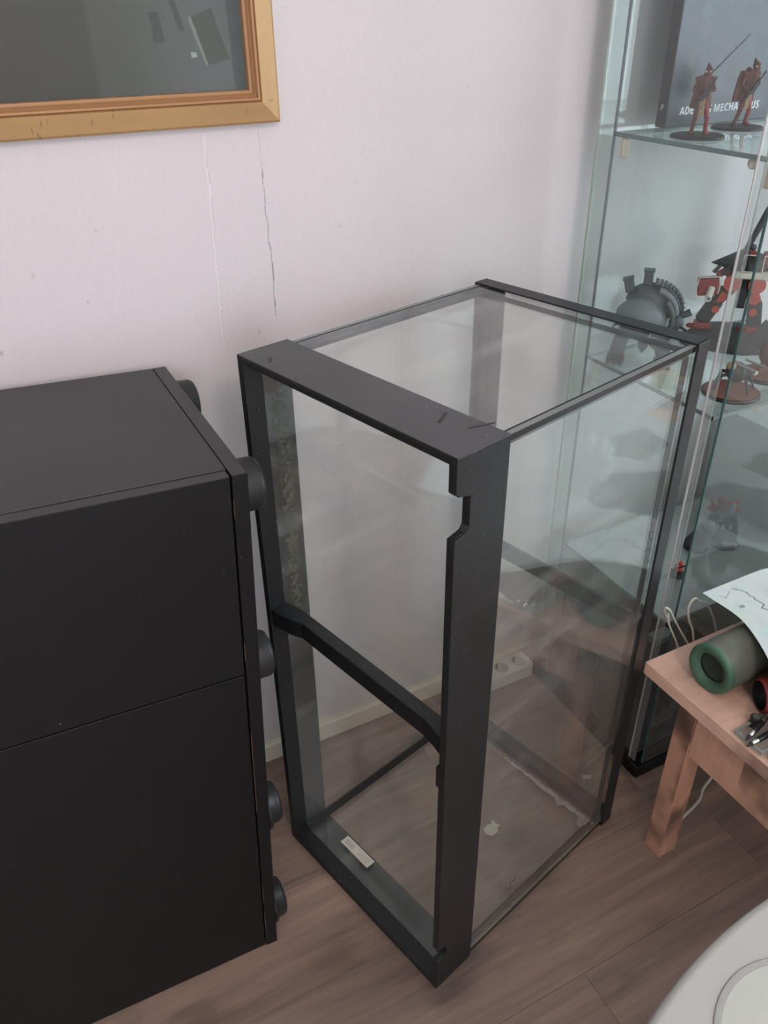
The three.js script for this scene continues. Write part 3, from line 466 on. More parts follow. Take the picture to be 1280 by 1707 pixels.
// red and black knight walker on a rock
{
  const t = thing('red_walker', 'red and black armoured war machine miniature striding on a rock, middle shelf', 'miniature', [0.885, SH[1], 0.185], FACE);
  const rockG = mergeVertices(new THREE.IcosahedronGeometry(1, 4).deleteAttribute('normal').deleteAttribute('uv')); { const p = rockG.attributes.position; for (let i = 0; i < p.count; i++) { const x = p.getX(i), y = p.getY(i), z = p.getZ(i), k = 0.86 + 0.3 * fbm(x * 2.4 + 4, z * 2.4 + y * 2, 161, 3); p.setXYZ(i, x * 0.098 * k, Math.max(0, y) * 0.036 * k, z * 0.060 * k); } rockG.computeVertexNormals(); }
  part('rock_base', rockG, M.rock, t);
  const Y = 0.030;
  // legs
  for (const [s, x, z] of [[-1, -0.052, 0.004], [1, 0.030, 0.006]]) {
    const l = part('leg', [rod([s * 0.014, Y + 0.085, 0], [x * 0.75, Y + 0.058, 0.008], 0.011, 0.012), bx(-0.013, -0.040, -0.010, 0.013, 0.008, 0.012, 0.003).rotateZ(s * 0.45 * (s < 0 ? 1 : 0.35)).translate(x * 0.86, Y + 0.050, 0.010)], M.figDark, t);
    part('foot', [bx(-0.017, -0.004, -0.010, 0.014, 0.008, 0.016, 0.003).translate(x * 1.12, Y + 0.006, 0.010), ball(x * 1.12 - 0.020, Y + 0.004, 0.014, 0.010, 0.005, 0.006)], M.figRed, l);
    part('knee_disc', [new THREE.CylinderGeometry(0.011, 0.011, 0.004, 20).rotateX(Math.PI / 2).translate(x * 0.72, Y + 0.066, 0.020), new THREE.CylinderGeometry(0.007, 0.007, 0.004, 20).rotateX(Math.PI / 2).translate(x * 0.80, Y + 0.042, 0.024)], M.figBright, l);
  }
  for (const [x0, x1] of [[-0.012, 0.010], [0.022, 0.044]]) part('panel_trim', [rod([x0, Y + 0.1185, 0.0375], [x1, Y + 0.1185, 0.0375], 0.0011, 0.0011, 6), rod([x0, Y + 0.147, 0.034], [x1, Y + 0.147, 0.034], 0.0011, 0.0011, 6), rod([x0, Y + 0.1185, 0.0375], [x0, Y + 0.147, 0.034], 0.0011, 0.0011, 6), rod([x1, Y + 0.1185, 0.0375], [x1, Y + 0.147, 0.034], 0.0011, 0.0011, 6)], M.figBone, t, 'pale trim');
  part('hip_plate', [bx(-0.008, Y + 0.045, 0.012, 0.008, Y + 0.090, 0.018, 0.002)], M.figDark, t);
  part('hull', [ball(0.0, Y + 0.115, 0, 0.040, 0.032, 0.034), rod([0, Y + 0.085, 0], [0, Y + 0.11, 0], 0.022, 0.028)], M.figDark, t);
  part('prow', new THREE.ConeGeometry(0.027, 0.064, 18).rotateZ(Math.PI / 2 + 0.12).scale(1, 0.95, 1.1).translate(-0.034, Y + 0.128, 0.012), M.figDark, t);
  for (const [x0, x1] of [[-0.012, 0.010], [0.022, 0.044]]) part('carapace_panel', bx(x0, Y + 0.118, 0.012, x1, Y + 0.146, 0.036, 0.003).rotateX(-0.12), M.figRed, t, 'red armour panel');
  part('trim_band', [bx(-0.022, Y + 0.104, 0.016, 0.042, Y + 0.117, 0.037, 0.004), new THREE.CylinderGeometry(0.004, 0.004, 0.003, 14).rotateX(Math.PI / 2).translate(0.030, Y + 0.110, 0.038)], M.figBone, t, 'bone-white trim');
  for (const x of [-0.022, 0.020]) part('shoulder_disc', new THREE.CylinderGeometry(0.015, 0.015, 0.008, 24).rotateX(Math.PI / 2).translate(x, Y + 0.094, 0.030), M.figBright, t, 'orange-red disc');
  const g = part('gun_arm', [rod([-0.03, Y + 0.115, 0.012], [-0.050, Y + 0.105, 0.02], 0.008, 0.006), bx(-0.020, -0.018, -0.010, 0.018, 0.014, 0.012, 0.004).rotateZ(0.15).translate(-0.062, Y + 0.088, 0.026)], M.figRed, t);
  part('trim_band', [[-0.083, 0.072, -0.081, 0.103], [-0.044, 0.076, -0.042, 0.104]].map(([x0, ya, x1, yb]) => rod([x0, Y + ya, 0.039], [x1, Y + yb, 0.039], 0.0013, 0.0013, 6)).concat([rod([-0.081, Y + 0.103, 0.039], [-0.042, Y + 0.107, 0.039], 0.0013, 0.0013, 6)]), M.figBone, g, 'pale trim');
  part('barrel', [rod([-0.056, Y + 0.086, 0.038], [-0.060, Y + 0.070, 0.050], 0.006), new THREE.TorusGeometry(0.005, 0.0018, 6, 16).translate(-0.060, Y + 0.069, 0.051)], M.figBone, g);
  part('piston', [rod([-0.046, Y + 0.126, 0.022], [-0.058, Y + 0.110, 0.024], 0.0035), rod([-0.030, Y + 0.126, 0.024], [-0.042, Y + 0.108, 0.026], 0.0035), rod([-0.036, Y + 0.085, 0.02], [-0.046, Y + 0.060, 0.02], 0.004)], M.inkBlack, t);
  part('carapace_gun', [rod([-0.012, Y + 0.140, 0.006], [0.012, Y + 0.226, 0.026], 0.0052, 0.0060), ball(0.040, Y + 0.156, 0.015, 0.008), ball(0.001, Y + 0.156, 0.012, 0.006)], M.figGrey, t);
  const r = part('far_shoulder', ball(0.070, Y + 0.118, 0.01, 0.018, 0.024, 0.02), M.figRed, t); part('far_arm', [rod([0.066, Y + 0.104, 0.01], [0.064, Y + 0.060, 0.02], 0.011, 0.013), ball(0.058, Y + 0.092, 0.022, 0.010)], M.figDark, r);
}
function rubbleMini(name, label, pos, r, mat, body, group) {
  const t = thing(name, label, 'miniature', pos, FACE, group); disc(r, 0.006, mat, t); body(t); return t;
}
rubbleMini('crawler_miniature', 'small dark gun-armed miniature on a rusty round base behind the corner strip, middle shelf', [0.703, SH[1], 0.352], 0.048, M.figRust, (t) => {
  part('body', [ball(0.004, 0.036, -0.006, 0.016, 0.018, 0.014), bx(-0.014, 0.030, -0.012, 0.014, 0.046, 0.006, 0.003)], M.figDark, t);
  for (const [x, z] of [[-0.022, 0.006], [0.020, 0.014], [0.028, -0.012], [-0.020, -0.02]]) part('leg', [rod([x * 0.3, 0.034, z * 0.3], [x * 0.9, 0.032, z * 0.9], 0.0028), rod([x * 0.9, 0.032, z * 0.9], [x * 1.3, 0.006, z * 1.3], 0.0026, 0.0018)], M.figDark, t);
  part('head', ball(-0.008, 0.050, 0.006, 0.008, 0.007, 0.008), M.figTan, t); part('gun_barrel', [rod([-0.006, 0.056, 0], [0.030, 0.046, 0.012], 0.0034), rod([0.012, 0.060, -0.006], [0.046, 0.052, 0.004], 0.002)], M.steel, t);
}, 'painted miniatures on the glass shelves');
rubbleMini('crawler_miniature', 'rust-brown miniature on a wide round base at the right, middle shelf', [0.815, SH[1], 0.330], 0.046, M.figRust, (t) => {
  part('body', [ball(0.0, 0.040, -0.004, 0.020, 0.022, 0.018), ball(0.012, 0.060, 0, 0.012)], M.figRobe, t); part('wing_plate', extrude([[-0.05, 0.0], [-0.02, 0.05], [0.01, 0.036], [0.02, -0.004]], 0.006, 0.001).translate(0, 0.045, -0.02), M.rock, t);
  for (const x of [-0.014, 0.016]) part('leg', rod([x * 0.4, 0.034, 0], [x, 0.006, 0.006], 0.006, 0.005), M.figRust, t); part('skull', ball(-0.022, 0.012, 0.022, 0.005), M.figBone, t);
}, 'painted miniatures on the glass shelves');
// lower shelf
{
  const t = thing('dark_miniature', 'black robed miniature with raised arm on the lower glass shelf behind the door edge', 'miniature', [0.842, SH[2], 0.245], FACE);
  disc(0.026, 0.005, M.figDark, t);
  const rb = lathe([[0.022, 0], [0.024, 0.006], [0.018, 0.03], [0.014, 0.06], [0.009, 0.075], [0, 0.078]], 16); { const p = rb.attributes.position; for (let i = 0; i < p.count; i++) { const k = 1 + 0.15 * Math.sin(Math.atan2(p.getZ(i), p.getX(i)) * 6); p.setX(i, p.getX(i) * k + 0.35 * p.getY(i)); p.setZ(i, p.getZ(i) * k); } rb.computeVertexNormals(); }
  part('robe', rb.translate(0, 0.005, 0), M.figDark, t); part('head', ball(0.030, 0.088, 0.004, 0.008, 0.010, 0.009), M.figDark, t);
  part('arm', [rod([0.030, 0.070, 0], [0.050, 0.098, 0], 0.006, 0.005), rod([0.050, 0.098, 0], [0.056, 0.116, 0], 0.009, 0.005)], M.figGrey, t); part('shoulder_plate', ball(0.016, 0.066, 0.010, 0.012, 0.010, 0.010), M.figGrey, t);
}
{
  const t = thing('red_miniature', 'small bright red miniature at the left of the lower glass shelf', 'miniature', [0.735, SH[2], 0.302], FACE);
  disc(0.016, 0.004, M.figDark, t); part('body', [ball(0, 0.018, 0, 0.009, 0.011, 0.008), ball(0.003, 0.030, 0.002, 0.005)], M.figBright, t);
  part('leg', rod([-0.004, 0.004, 0], [-0.003, 0.014, 0], 0.003), M.figDark, t); part('leg', rod([0.005, 0.004, 0], [0.004, 0.014, 0], 0.003), M.figDark, t); part('rifle', rod([-0.014, 0.014, 0.006], [0.012, 0.030, 0.008], 0.0016), M.figDark, t);
}
{
  const t = thing('grey_tower', 'grey ruined tower scenery piece standing on the lower glass shelf', 'scenery', [0.905, SH[2], 0.262], FACE);
  part('tower_wall', [extrude([[-0.024, 0], [0.026, 0], [0.024, 0.03], [0.016, 0.066], [0.008, 0.074], [-0.010, 0.071], [-0.014, 0.05], [-0.022, 0.036]], 0.024, 0.002).translate(0, 0.004, -0.012)], M.figDark, t);
  for (const [x, y] of [[-0.008, 0.040], [0.006, 0.043]]) part('window_slit', bx(x - 0.0025, y, 0.011, x + 0.0025, y + 0.012, 0.0135, 0.0008), M.figPale, t);
  part('plinth', lathe([[0, 0], [0.034, 0], [0.032, 0.005], [0, 0.006]], 9), M.rock, t); part('step', bx(-0.004, 0.004, 0.012, 0.028, 0.012, 0.024, 0.002), M.figPale, t);
  const u = thing('winged_miniature', 'brown-red winged miniature at the right end of the lower glass shelf', 'miniature', [0.965, SH[2], 0.20], FACE);
  disc(0.028, 0.005, M.figDark, u);
  part('body', [ball(0, 0.034, 0, 0.015, 0.022, 0.013), ball(-0.008, 0.058, 0.006, 0.009, 0.008, 0.009)], M.figRobe, u); for (const x of [-0.009, 0.010]) part('leg', rod([x * 0.5, 0.026, 0], [x, 0.006, 0.003], 0.006, 0.005), M.figTan, u);
  part('wing', extrude([[0, 0.024], [-0.026, 0.050], [-0.022, 0.034], [-0.030, 0.022], [-0.018, 0.016], [-0.004, 0.014]], 0.004, 0.0005).translate(-0.004, 0, -0.012), M.figRed, u); part('wing', extrude([[0, 0.014], [0.020, 0.018], [0.030, 0.030], [0.022, 0.038], [0.028, 0.056], [0, 0.044]], 0.004, 0.0005).translate(0.004, 0, -0.012), M.figRed, u);
}
// ruins stored in the bottom of the cabinet
{
  const ruin = (label, pos, turn, w, h, d) => {
    const t = thing('ruined_wall', label, 'scenery', pos, turn);
    const top = []; const n = 9; for (let i = 0; i <= n; i++) top.push([w / 2 - (w * i) / n, h * (0.55 + 0.45 * hash2(i, Math.round(w * 1000), 5))]);
    part('wall_slab', extrude([[-w / 2, 0], [w / 2, 0], ...top], 0.018, 0.002).translate(0, 0.004, -d / 2), M.terrain, t);
    part('wall_slab', extrude([[-d / 2, 0], [d / 2, 0], [d / 2, h * 0.9], [d / 6, h * 0.72], [-d / 5, h * 0.38], [-d / 2, h * 0.22]], 0.018, 0.002).rotateY(Math.PI / 2).translate(-w / 2, 0.004, 0), M.terrain, t);
    part('plinth', bx(-w / 2 - 0.01, 0, -d / 2 - 0.006, w / 2 + 0.006, 0.006, d / 2 + 0.006, 0.002), M.rock, t);
    const c = []; for (let i = 0; i < 46; i++) { const s = rr(0.006, 0.018); c.push(new THREE.DodecahedronGeometry(s, 0).scale(1, rr(0.5, 1), rr(0.7, 1)).rotateY(rr(0, 6)).translate(rr(-w / 2 + 0.02, w / 2 - 0.02), 0.006 + s * 0.4, rr(-d / 2 + 0.02, d / 2 - 0.02))); }
    const r = part('rubble', c, M.rock, t); r.userData.kind = 'stuff';
    for (const [x, y] of [[-w * 0.2, h * 0.3], [w * 0.18, h * 0.32]]) part('arch_frame', new THREE.TorusGeometry(0.022, 0.005, 6, 18, Math.PI).translate(x, y, -d / 2 + 0.022), M.figGrey, t);
    return t;
  };
  ruin('dark ruined building scenery piece in the bottom front of the display cabinet', [0.745, 0.033, 0.315], 0.05, 0.24, 0.17, 0.13);
  ruin('tall dark ruined wall scenery piece at the bottom back of the display cabinet', [0.80, 0.033, 0.165], 0.0, 0.36, 0.26, 0.12);
  const b = thing('grey_box', 'flat grey box leaning inside the bottom of the display cabinet', 'box', [0.634, 0.033, 0.375], 0.0);
  part('carton', bx(-0.022, 0, -0.012, 0.024, 0.315, 0.012, 0.002), std({ color: [0.05, 0.052, 0.055], roughness: 0.6 }), b); part('lid', bx(-0.0225, 0.300, -0.0125, 0.0245, 0.317, 0.0125, 0.002), std({ color: [0.14, 0.15, 0.16], roughness: 0.6 }), b);
}

{
  const t = thing('added_side_cabinet', 'plain grey-green cabinet added beyond the glass display cabinet to darken the view through its door', 'cabinet', [1.10, 0, 0.018]); const g = std({ color: [0.235, 0.25, 0.235], roughness: 0.6 });  // added cabinet, darkens what shows through the display cabinet
  part('side_panel', bx(0, 0, 0, 0.018, 0.575, 0.38, 0.001), g, t); part('side_panel', bx(0.682, 0, 0, 0.70, 0.575, 0.38, 0.001), g, t); part('top', bx(-0.006, 0.575, -0.002, 0.706, 0.595, 0.388, 0.002), g, t); part('back_panel', bx(0.018, 0, 0, 0.682, 0.575, 0.006), g, t);
  for (const x of [0.019, 0.351]) { const d = part('door', bx(x, 0.03, 0.362, x + 0.330, 0.573, 0.38, 0.0015), g, t); part('handle', rod([x + (x < 0.1 ? 0.29 : 0.04), 0.40, 0.392], [x + (x < 0.1 ? 0.29 : 0.04), 0.50, 0.392], 0.005), M.chrome, d); }
  part('plinth', bx(0.018, 0, 0.35, 0.682, 0.029, 0.362), g, t);
}

// ---------------------------------------------------------------- power strip and cables
{
  const t = thing('power_strip', 'cream power strip with round sockets on the floor along the baseboard', 'power strip', [0.512, 0, 0.0395]);
  const s = new THREE.Shape(); const w = 0.078, d = 0.025; s.moveTo(-w + 0.008, -d); s.lineTo(w - 0.008, -d); s.quadraticCurveTo(w, -d, w, -d + 0.010); s.lineTo(w, d - 0.010); s.quadraticCurveTo(w, d, w - 0.008, d); s.lineTo(-w + 0.008, d); s.quadraticCurveTo(-w, d, -w, d - 0.01); s.lineTo(-w, -d + 0.01); s.quadraticCurveTo(-w, -d, -w + 0.008, -d);
  for (const x of [-0.050, 0, 0.050]) { const h = new THREE.Path(); h.absarc(x, 0, 0.0195, 0, Math.PI * 2, true); s.holes.push(h); }
  part('body', [new THREE.ExtrudeGeometry(s, { depth: 0.034, bevelEnabled: true, bevelSize: 0.002, bevelThickness: 0.002, bevelSegments: 2, curveSegments: 20 }).rotateX(-Math.PI / 2).translate(0, 0.003, 0), bx(-w + 0.004, 0, -d + 0.002, w - 0.004, 0.004, d - 0.002)], M.socket, t);
  for (const x of [-0.050, 0, 0.050]) {
    const k = part('socket', new THREE.CylinderGeometry(0.019, 0.019, 0.016, 28).translate(x, 0.012, 0), M.socketWell, t);
    part('earth_clip', [bx(x - 0.003, 0.018, -0.019, x + 0.003, 0.036, -0.016), bx(x - 0.003, 0.018, 0.016, x + 0.003, 0.036, 0.019)], M.brass, k);
  }
}
single('white_cable', tube([[0.80, 0.360, 0.53], [0.70, 0.352, 0.50], [0.655, 0.345, 0.455], [0.642, 0.38, 0.447], [0.629, 0.414, 0.448], [0.607, 0.455, 0.449], [0.600, 0.487, 0.450], [0.611, 0.497, 0.449], [0.628, 0.484, 0.448], [0.651, 0.466, 0.447], [0.681, 0.423, 0.446], [0.702, 0.378, 0.446], [0.72, 0.340, 0.452], [0.76, 0.335, 0.49], [0.84, 0.345, 0.52]], 0.0021, 120), M.cable, 'white cable looping up behind the table edge just left of the map corner', 'cable');
single('white_cable', tube([[0.74, 0.372, 0.54], [0.66, 0.366, 0.50], [0.615, 0.355, 0.446], [0.602, 0.39, 0.4405], [0.571, 0.446, 0.440], [0.549, 0.490, 0.441], [0.547, 0.497, 0.444], [0.553, 0.493, 0.447], [0.578, 0.453, 0.449], [0.623, 0.386, 0.449], [0.640, 0.360, 0.456], [0.69, 0.358, 0.495], [0.78, 0.366, 0.545]], 0.0019, 120), M.cable, 'doubled white cable slanting down behind the back corner of the low table', 'cable');
single('white_cable', tube([[0.545, 0.492, 0.4535], [0.553, 0.466, 0.4535], [0.576, 0.424, 0.4535], [0.597, 0.388, 0.4535], [0.608, 0.372, 0.460], [0.65, 0.376, 0.51], [0.70, 0.380, 0.545]], 0.0017, 80), M.cable, 'thin single white cable beside the doubled cable behind the table corner', 'cable');
single('floor_cable', tube([[0.575, 0.003, 0.553], [0.615, 0.0032, 0.543], [0.671, 0.0032, 0.529], [0.70, 0.004, 0.512], [0.745, 0.02, 0.50], [0.775, 0.06, 0.49], [0.79, 0.12, 0.487]], 0.003, 60), M.cable, 'white cable lying on the floor under the low wooden table', 'cable');

// ---------------------------------------------------------------- low wooden table
const TY = 0.42, TX0 = 0.489, TZ0 = 0.474;
{
  const t = thing('low_table', 'low pinkish wooden table with square legs beside the display cabinet', 'table', [0, 0, 0]);
  const X1 = 1.80, Z1 = 1.02;
  const wz = (g) => metreUV(g, true, [0.13, 0.31]);
  part('tabletop', metreUV(bx(TX0, TY - 0.027, TZ0, X1, TY, Z1, 0.002), false, [0.02, -0.19]), M.wood, t);
  const lw = 0.042;
  for (const [x, z] of [[0.503, 0.551], [X1 - 0.06, 0.551], [0.503, Z1 - 0.06], [X1 - 0.06, Z1 - 0.06]]) part('leg', metreUV(bx(x, 0, z, x + lw, TY - 0.027, z + 0.038, 0.0015), true, [0.4, x]), M.woodLeg, t);
  part('apron', wz(bx(0.506, TY - 0.132, 0.5895, 0.527, TY - 0.0275, Z1 - 0.0605, 0.001)), M.woodFace, t); part('apron', wz(bx(X1 - 0.04, TY - 0.132, 0.5895, X1 - 0.02, TY - 0.0275, Z1 - 0.0605, 0.001)), M.woodFace, t);
  part('apron', metreUV(bx(0.5455, TY - 0.132, Z1 - 0.04, X1 - 0.0605, TY - 0.0275, Z1 - 0.024, 0.001)), M.woodFace, t); part('apron', metreUV(bx(0.5455, TY - 0.132, 0.556, X1 - 0.0605, TY - 0.0275, 0.574, 0.001)), M.woodFace, t);
}
// portable speaker
{
  const R = 0.043, t = thing('portable_speaker', 'grey-green cylindrical portable speaker lying on the table, half under the map', 'speaker', [0.526, TY + R + 0.001, 0.571], 0.03);
  const mesh = lathe([[R - 0.002, 0.006], [R, 0.010], [R, 0.202], [R - 0.002, 0.206]], 48).rotateZ(-Math.PI / 2);
  part('fabric_grille', mesh, std({ color: [0.17, 0.18, 0.15], roughness: 0.9, map: texture(512, 512, (u, v) => { const k = 215 + 20 * Math.sin(u * 512 * 1.2) * Math.sin(v * 512 * 1.2) + 30 * (fbm(u * 20, v * 20, 171, 3) - 0.5); return [k, k, k]; }) }), t);
  const ring = lathe([[R * 0.60, 0.012], [R * 0.66, 0.004], [R * 0.84, 0.0], [R * 0.96, 0.0015], [R + 0.0006, 0.006], [R + 0.0006, 0.011], [R - 0.001, 0.012]], 48).rotateZ(-Math.PI / 2);
  const green = std({ color: [0.055, 0.13, 0.085], roughness: 0.55 });
  part('end_ring', ring, green, t, 'green rubber ring'); part('end_ring', ring.clone().rotateY(Math.PI).translate(0.212, 0, 0), green, t, 'green rubber ring');
  part('bass_cone', lathe([[0, 0.018], [R * 0.3, 0.017], [R * 0.5, 0.012], [R * 0.63, 0.0145]], 40).rotateZ(-Math.PI / 2), std({ color: [0.02, 0.035, 0.028], roughness: 0.6 }), t);
  part('bass_cone', lathe([[0, 0.018], [R * 0.3, 0.017], [R * 0.5, 0.012], [R * 0.63, 0.0145]], 40).rotateZ(-Math.PI / 2).rotateY(Math.PI).translate(0.212, 0, 0), std({ color: [0.02, 0.035, 0.028], roughness: 0.6 }), t);
  const b = part('badge', bx(-0.008, -0.008, -0.001, 0.008, 0.008, 0.0016, 0.001).rotateX(-0.25).translate(0.128, 0.012, 0.0420), M.figBright, t, 'small red badge'); part('badge_mark', bx(-0.001, -0.005, -0.001, 0.007, 0.004, 0.0022).rotateX(-0.25).translate(0.130, 0.012, 0.0422), M.paper, b);
}
// map sheet draped over the speaker
{
  const tex = canvasTexture(1536, 1024, (c, W, H) => {
    c.fillStyle = '#c3ccca'; c.fillRect(0, 0, W, H);
    const line = (pts, w, col, fill) => { c.beginPath(); pts.forEach((p, i) => (i ? c.lineTo(p[0] * W, p[1] * H) : c.moveTo(p[0] * W, p[1] * H))); if (fill) { c.closePath(); c.fillStyle = fill; c.fill(); } c.strokeStyle = col; c.lineWidth = w; c.stroke(); };
    const rough = (pts, s, k = 5, close = false) => { const o = []; const n = pts.length; for (let i = 0; i < (close ? n : n - 1); i++) { const a = pts[i], b = pts[(i + 1) % n]; for (let j = 0; j < k; j++) { const f = j / k; o.push([a[0] + (b[0] - a[0]) * f + (hash2(i * k + j, 1, s) - 0.5) * 0.016, a[1] + (b[1] - a[1]) * f + (hash2(i * k + j, 2, s) - 0.5) * 0.02]); } } if (!close) o.push(pts[n - 1]); return o; };
    for (let i = 0; i < 2200; i++) { c.fillStyle = `rgba(${150 + rnd() * 60},${165 + rnd() * 50},${160 + rnd() * 50},0.10)`; c.beginPath(); c.ellipse(rnd() * W, rnd() * H, rr(4, 50), rr(3, 24), rnd() * 3, 0, 7); c.fill(); }
    line(rough([[0.30, 0.10], [0.44, 0.06], [0.60, 0.16], [0.66, 0.32], [0.58, 0.50], [0.44, 0.52], [0.34, 0.42], [0.27, 0.28]], 3, 7, true), 4, '#5c6260', '#838b8b');
    line(rough([[0.70, 0.42], [0.84, 0.38], [0.92, 0.52], [0.80, 0.62], [0.69, 0.56]], 4, 6, true), 4, '#5c6260', '#8c8f8c');
    line(rough([[0.62, 0.05], [0.80, 0.04], [0.93, 0.12], [0.86, 0.24], [0.74, 0.26], [0.66, 0.18]], 5, 6, true), 4, '#60605c', '#8b8280');
    line(rough([[0.06, 0.02], [0.075, 0.10], [0.065, 0.16], [0.10, 0.22], [0.09, 0.27], [0.03, 0.30]], 6, 6), 3, '#4c4a48'); line(rough([[0.13, 0.10], [0.15, 0.14], [0.135, 0.18], [0.115, 0.14]], 7, 5, true), 3, '#4c4a48');
    line(rough([[0.17, 0.03], [0.18, 0.14], [0.21, 0.22]], 8, 6), 3, '#4c4a48'); line(rough([[0.20, 0.28], [0.12, 0.30], [0.09, 0.34], [0.13, 0.40], [0.16, 0.46], [0.15, 0.52]], 9, 6), 3, '#4c4a48');
    for (let i = 0; i < 9; i++) line([[0.11 + i * 0.012, 0.39 + i * 0.012], [0.10 + i * 0.012, 0.43 + i * 0.012]], 2, '#6a6a66');
    for (let i = 0; i < 9; i++) { const x = rr(0.05, 0.95), y = rr(0.55, 0.95); line(rough([[x, y], [x + rr(0.05, 0.12), y + rr(-0.05, 0.05)], [x + rr(0.1, 0.2), y + rr(-0.06, 0.06)]], 20 + i, 8), 2.5, '#7a817e'); }
    line([[0.02, 0.035], [0.025, 0.055], [0.05, 0.035]], 2, '#6f7a78'); c.fillStyle = 'rgba(90,100,96,0.6)'; c.beginPath(); c.ellipse(0.03 * W, 0.11 * H, 10, 7, 0, 0, 7); c.fill();
  });
  const t = thing('map_sheet', 'large pale paper map with coastlines, spread over the table and speaker', 'map', [0, 0, 0]);
  const nx = 70, nz = 46, g = new THREE.PlaneGeometry(1, 1, nx, nz); const p = g.attributes.position, uv = g.attributes.uv;
  const ss = (a, b, x) => { const k = Math.max(0, Math.min(1, (x - a) / (b - a))); return k * k * (3 - 2 * k); };
  for (let i = 0; i < p.count; i++) {
    const u = p.getX(i) + 0.5, v = 0.5 - p.getY(i); const z = 0.462 + v * 0.545; const xl = 0.611 - 0.055 * ss(0.0, 0.42, v) * 1.0 + 0.02 * ss(0, 0.18, v) * (1 - ss(0.2, 0.45, v)); const x = xl + u * 0.90;
    const y = TY + 0.004 + 0.091 * (1 - ss(0.745, 0.99, x)) * (1 - ss(0.615, 0.84, z)) + 0.004 * Math.sin(x * 9 + z * 6) * ss(0.75, 1.0, x) * 0.6 + 0.0035;
    p.setXYZ(i, x, y, z); uv.setXY(i, u, 1 - v);
  }
  g.computeVertexNormals();
  part('sheet', g, std({ map: tex, roughness: 0.75, side: THREE.DoubleSide }), t);
}
// red cup with black lining
{
  const t = thing('red_cup', 'red plastic cup with black inside lying by the speaker', 'cup', [0.578, TY + 0.0285, 0.6465], -0.45);
  part('shell', lathe([[0.024, 0], [0.028, 0.002], [0.0285, 0.045], [0.026, 0.052], [0, 0.053]], 36).rotateZ(-Math.PI / 2).translate(-0.01, 0, 0), M.figRed, t);
  part('lining', lathe([[0.0235, 0.0005], [0.0225, 0.030], [0, 0.036]], 36).rotateZ(-Math.PI / 2).translate(-0.01, 0, 0), M.inkBlack, t, 'black lining');
}
// clear case, cap and pens
const clearPlastic = phy({ color: [0.86, 0.88, 0.86], transmission: 0.8, thickness: 0, roughness: 0.08, ior: 1.48 });
function clearCase(label, pos, turn, w, d, h) {
  const t = thing('clear_case', label, 'plastic case', pos, turn);
  part('shell', [bx(-w / 2, 0, -d / 2, w / 2, 0.0015, d / 2), bx(-w / 2, 0.0015, -d / 2, -w / 2 + 0.0015, h, d / 2), bx(w / 2 - 0.0015, 0.0015, -d / 2, w / 2, h, d / 2), bx(-w / 2 + 0.0015, 0.0015, -d / 2, w / 2 - 0.0015, h, -d / 2 + 0.0015), bx(-w / 2 + 0.0015, 0.0015, d / 2 - 0.0015, w / 2 - 0.0015, h, d / 2)], clearPlastic, t);
  part('rim', [bx(-w / 2 - 0.001, h, -d / 2 - 0.001, w / 2 + 0.001, h + 0.0012, -d / 2 + 0.003), bx(-w / 2 - 0.001, h, d / 2 - 0.003, w / 2 + 0.001, h + 0.0012, d / 2 + 0.001), bx(-w / 2 - 0.001, h, -d / 2 + 0.003, -w / 2 + 0.003, h + 0.0012, d / 2 - 0.003), bx(w / 2 - 0.003, h, -d / 2 + 0.003, w / 2 + 0.001, h + 0.0012, d / 2 - 0.003)], std({ color: [0.25, 0.26, 0.25], roughness: 0.2 }), t);
}
clearCase('clear flat plastic case under the two pens on the wooden table', [0.548, TY, 0.690], 0.02, 0.105, 0.052, 0.007);
clearCase('clear flat plastic case at the picture edge, nearest to the viewer on the wooden table', [0.556, TY, 0.752], 0.0, 0.11, 0.056, 0.007);
{
  const t = thing('bottle_cap', 'small black screw cap standing beside the pens', 'cap', [0.538, TY, 0.667]);
  part('cap', lathe([[0, 0], [0.0095, 0], [0.0095, 0.004], [0.0088, 0.0045], [0.0088, 0.017], [0.0078, 0.0185], [0, 0.0185]], 28), M.inkBlack, t); part('label_top', new THREE.CylinderGeometry(0.0062, 0.0062, 0.0006, 24).translate(0, 0.0188, 0), std({ color: [0.10, 0.11, 0.11], roughness: 0.5 }), t);
}
function pen(label, a, b) {
  const t = thing('pen', label, 'pen', a); const d = V3(b[0] - a[0], b[1] - a[1], b[2] - a[2]); t.quaternion.setFromUnitVectors(V3(1, 0, 0), d.normalize());
  const L = (pts) => lathe(pts, 20).rotateZ(-Math.PI / 2);
  part('tip', L([[0, 0], [0.0008, 0.0005], [0.0016, 0.004], [0.0034, 0.012]]), M.inkBlack, t); part('collar', L([[0.0034, 0.012], [0.0042, 0.014], [0.0043, 0.024], [0.0040, 0.025]]), M.chrome, t, 'chrome collar');
  part('grip', L([[0.0040, 0.025], [0.0046, 0.027], [0.0048, 0.050], [0.0042, 0.052]]), M.inkBlack, t); part('barrel', L([[0.0042, 0.052], [0.0046, 0.054], [0.0046, 0.125], [0.003, 0.132], [0, 0.133]]), M.chrome, t);
}
pen('black and silver pen lying across the clear case, the one further from the viewer', [0.489, TY + 0.0130, 0.6905], [0.60, TY + 0.020, 0.663]);
pen('black and silver pen lying across the clear case, the one nearer to the viewer', [0.480, TY + 0.0128, 0.700], [0.60, TY + 0.0140, 0.6955]);
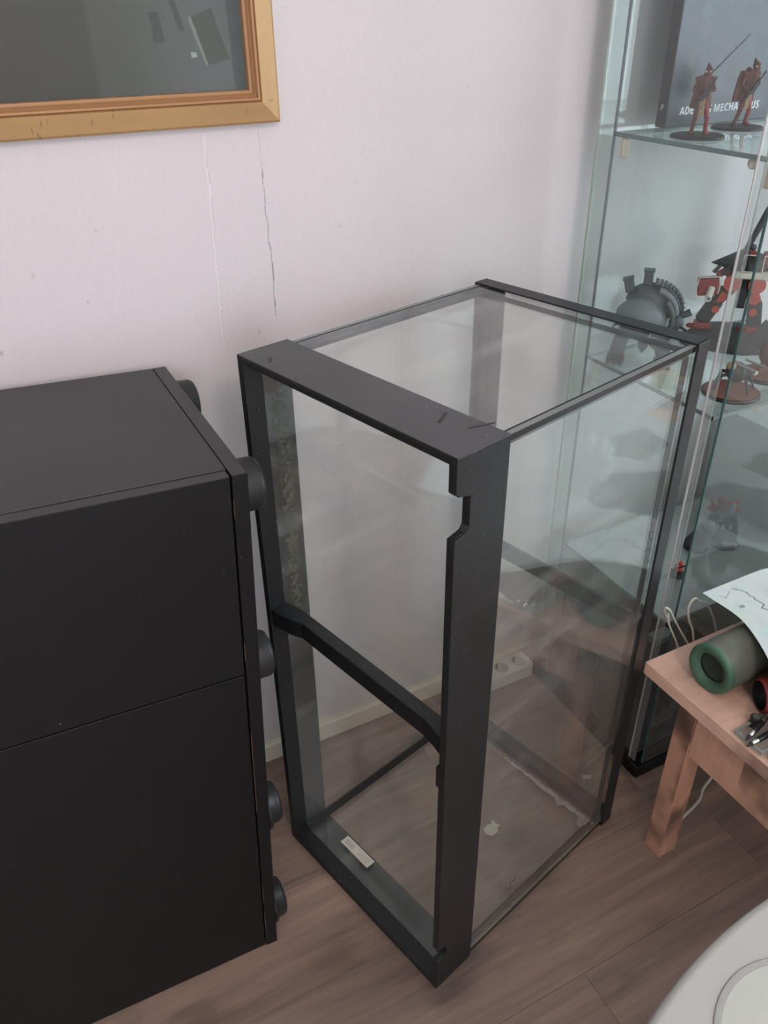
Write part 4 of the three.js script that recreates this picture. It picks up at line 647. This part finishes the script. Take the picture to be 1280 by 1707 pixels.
// far end of the table, met only in the reflections on the glass
{
  const t = thing('printed_sheet', 'white printed paper sheet lying on the far end of the low table', 'paper', [1.60, TY + 0.0006, 0.86], 0.2);
  part('sheet', bx(-0.148, 0, -0.105, 0.148, 0.0006, 0.105), std({ roughness: 0.9, map: canvasTexture(512, 360, (c, w, h) => { c.fillStyle = '#d6d8da'; c.fillRect(0, 0, w, h); c.fillStyle = '#8f959c'; for (let i = 0; i < 16; i++) c.fillRect(30, 24 + i * 20, 300 + ((i * 67) % 140), 6); }) }), t);
  const p = thing('small_pot', 'small yellow pot standing at the far end of the low table', 'pot', [1.69, TY, 0.79]);
  part('body', lathe([[0, 0], [0.026, 0], [0.030, 0.05], [0.028, 0.05], [0.024, 0.004], [0, 0.004]], 32), std({ color: [0.45, 0.36, 0.12], roughness: 0.5 }), p); part('paint', lathe([[0, 0.042], [0.0275, 0.042]], 32), std({ color: [0.5, 0.25, 0.08], roughness: 0.4 }), p);
}

// ---------------------------------------------------------------- white round table in the corner
{
  const t = thing('round_table', 'white round table top at the lower right corner, nearest the viewer', 'table', [0.111, 0, 1.527]);
  part('tabletop', lathe([[0, 0.690], [0.530, 0.690], [0.544, 0.695], [0.5465, 0.702], [0.5465, 0.712], [0.544, 0.718], [0.538, 0.72], [0, 0.72]], 160), M.white, t);
  part('pedestal', lathe([[0.028, 0.02], [0.03, 0.06], [0.03, 0.66], [0.06, 0.69]], 40), M.white, t); part('foot', lathe([[0, 0], [0.24, 0], [0.24, 0.008], [0.06, 0.022], [0, 0.024]], 60), M.white, t);
  const s = thing('coaster', 'pale grey round coaster with a darker rim lying on the white table', 'coaster', [0.030, 0.7201, 1.099]);
  part('disc', lathe([[0, 0], [0.0768, 0], [0.0768, 0.0012], [0, 0.0012]], 80), M.coaster, s); part('rim', lathe([[0.0769, 0], [0.0822, 0], [0.0825, 0.0006], [0.0815, 0.0014], [0.0769, 0.0014]], 80), std({ color: [0.35, 0.355, 0.34], roughness: 0.5 }), s, 'darker rim');

}

renderer.render(scene, camera);
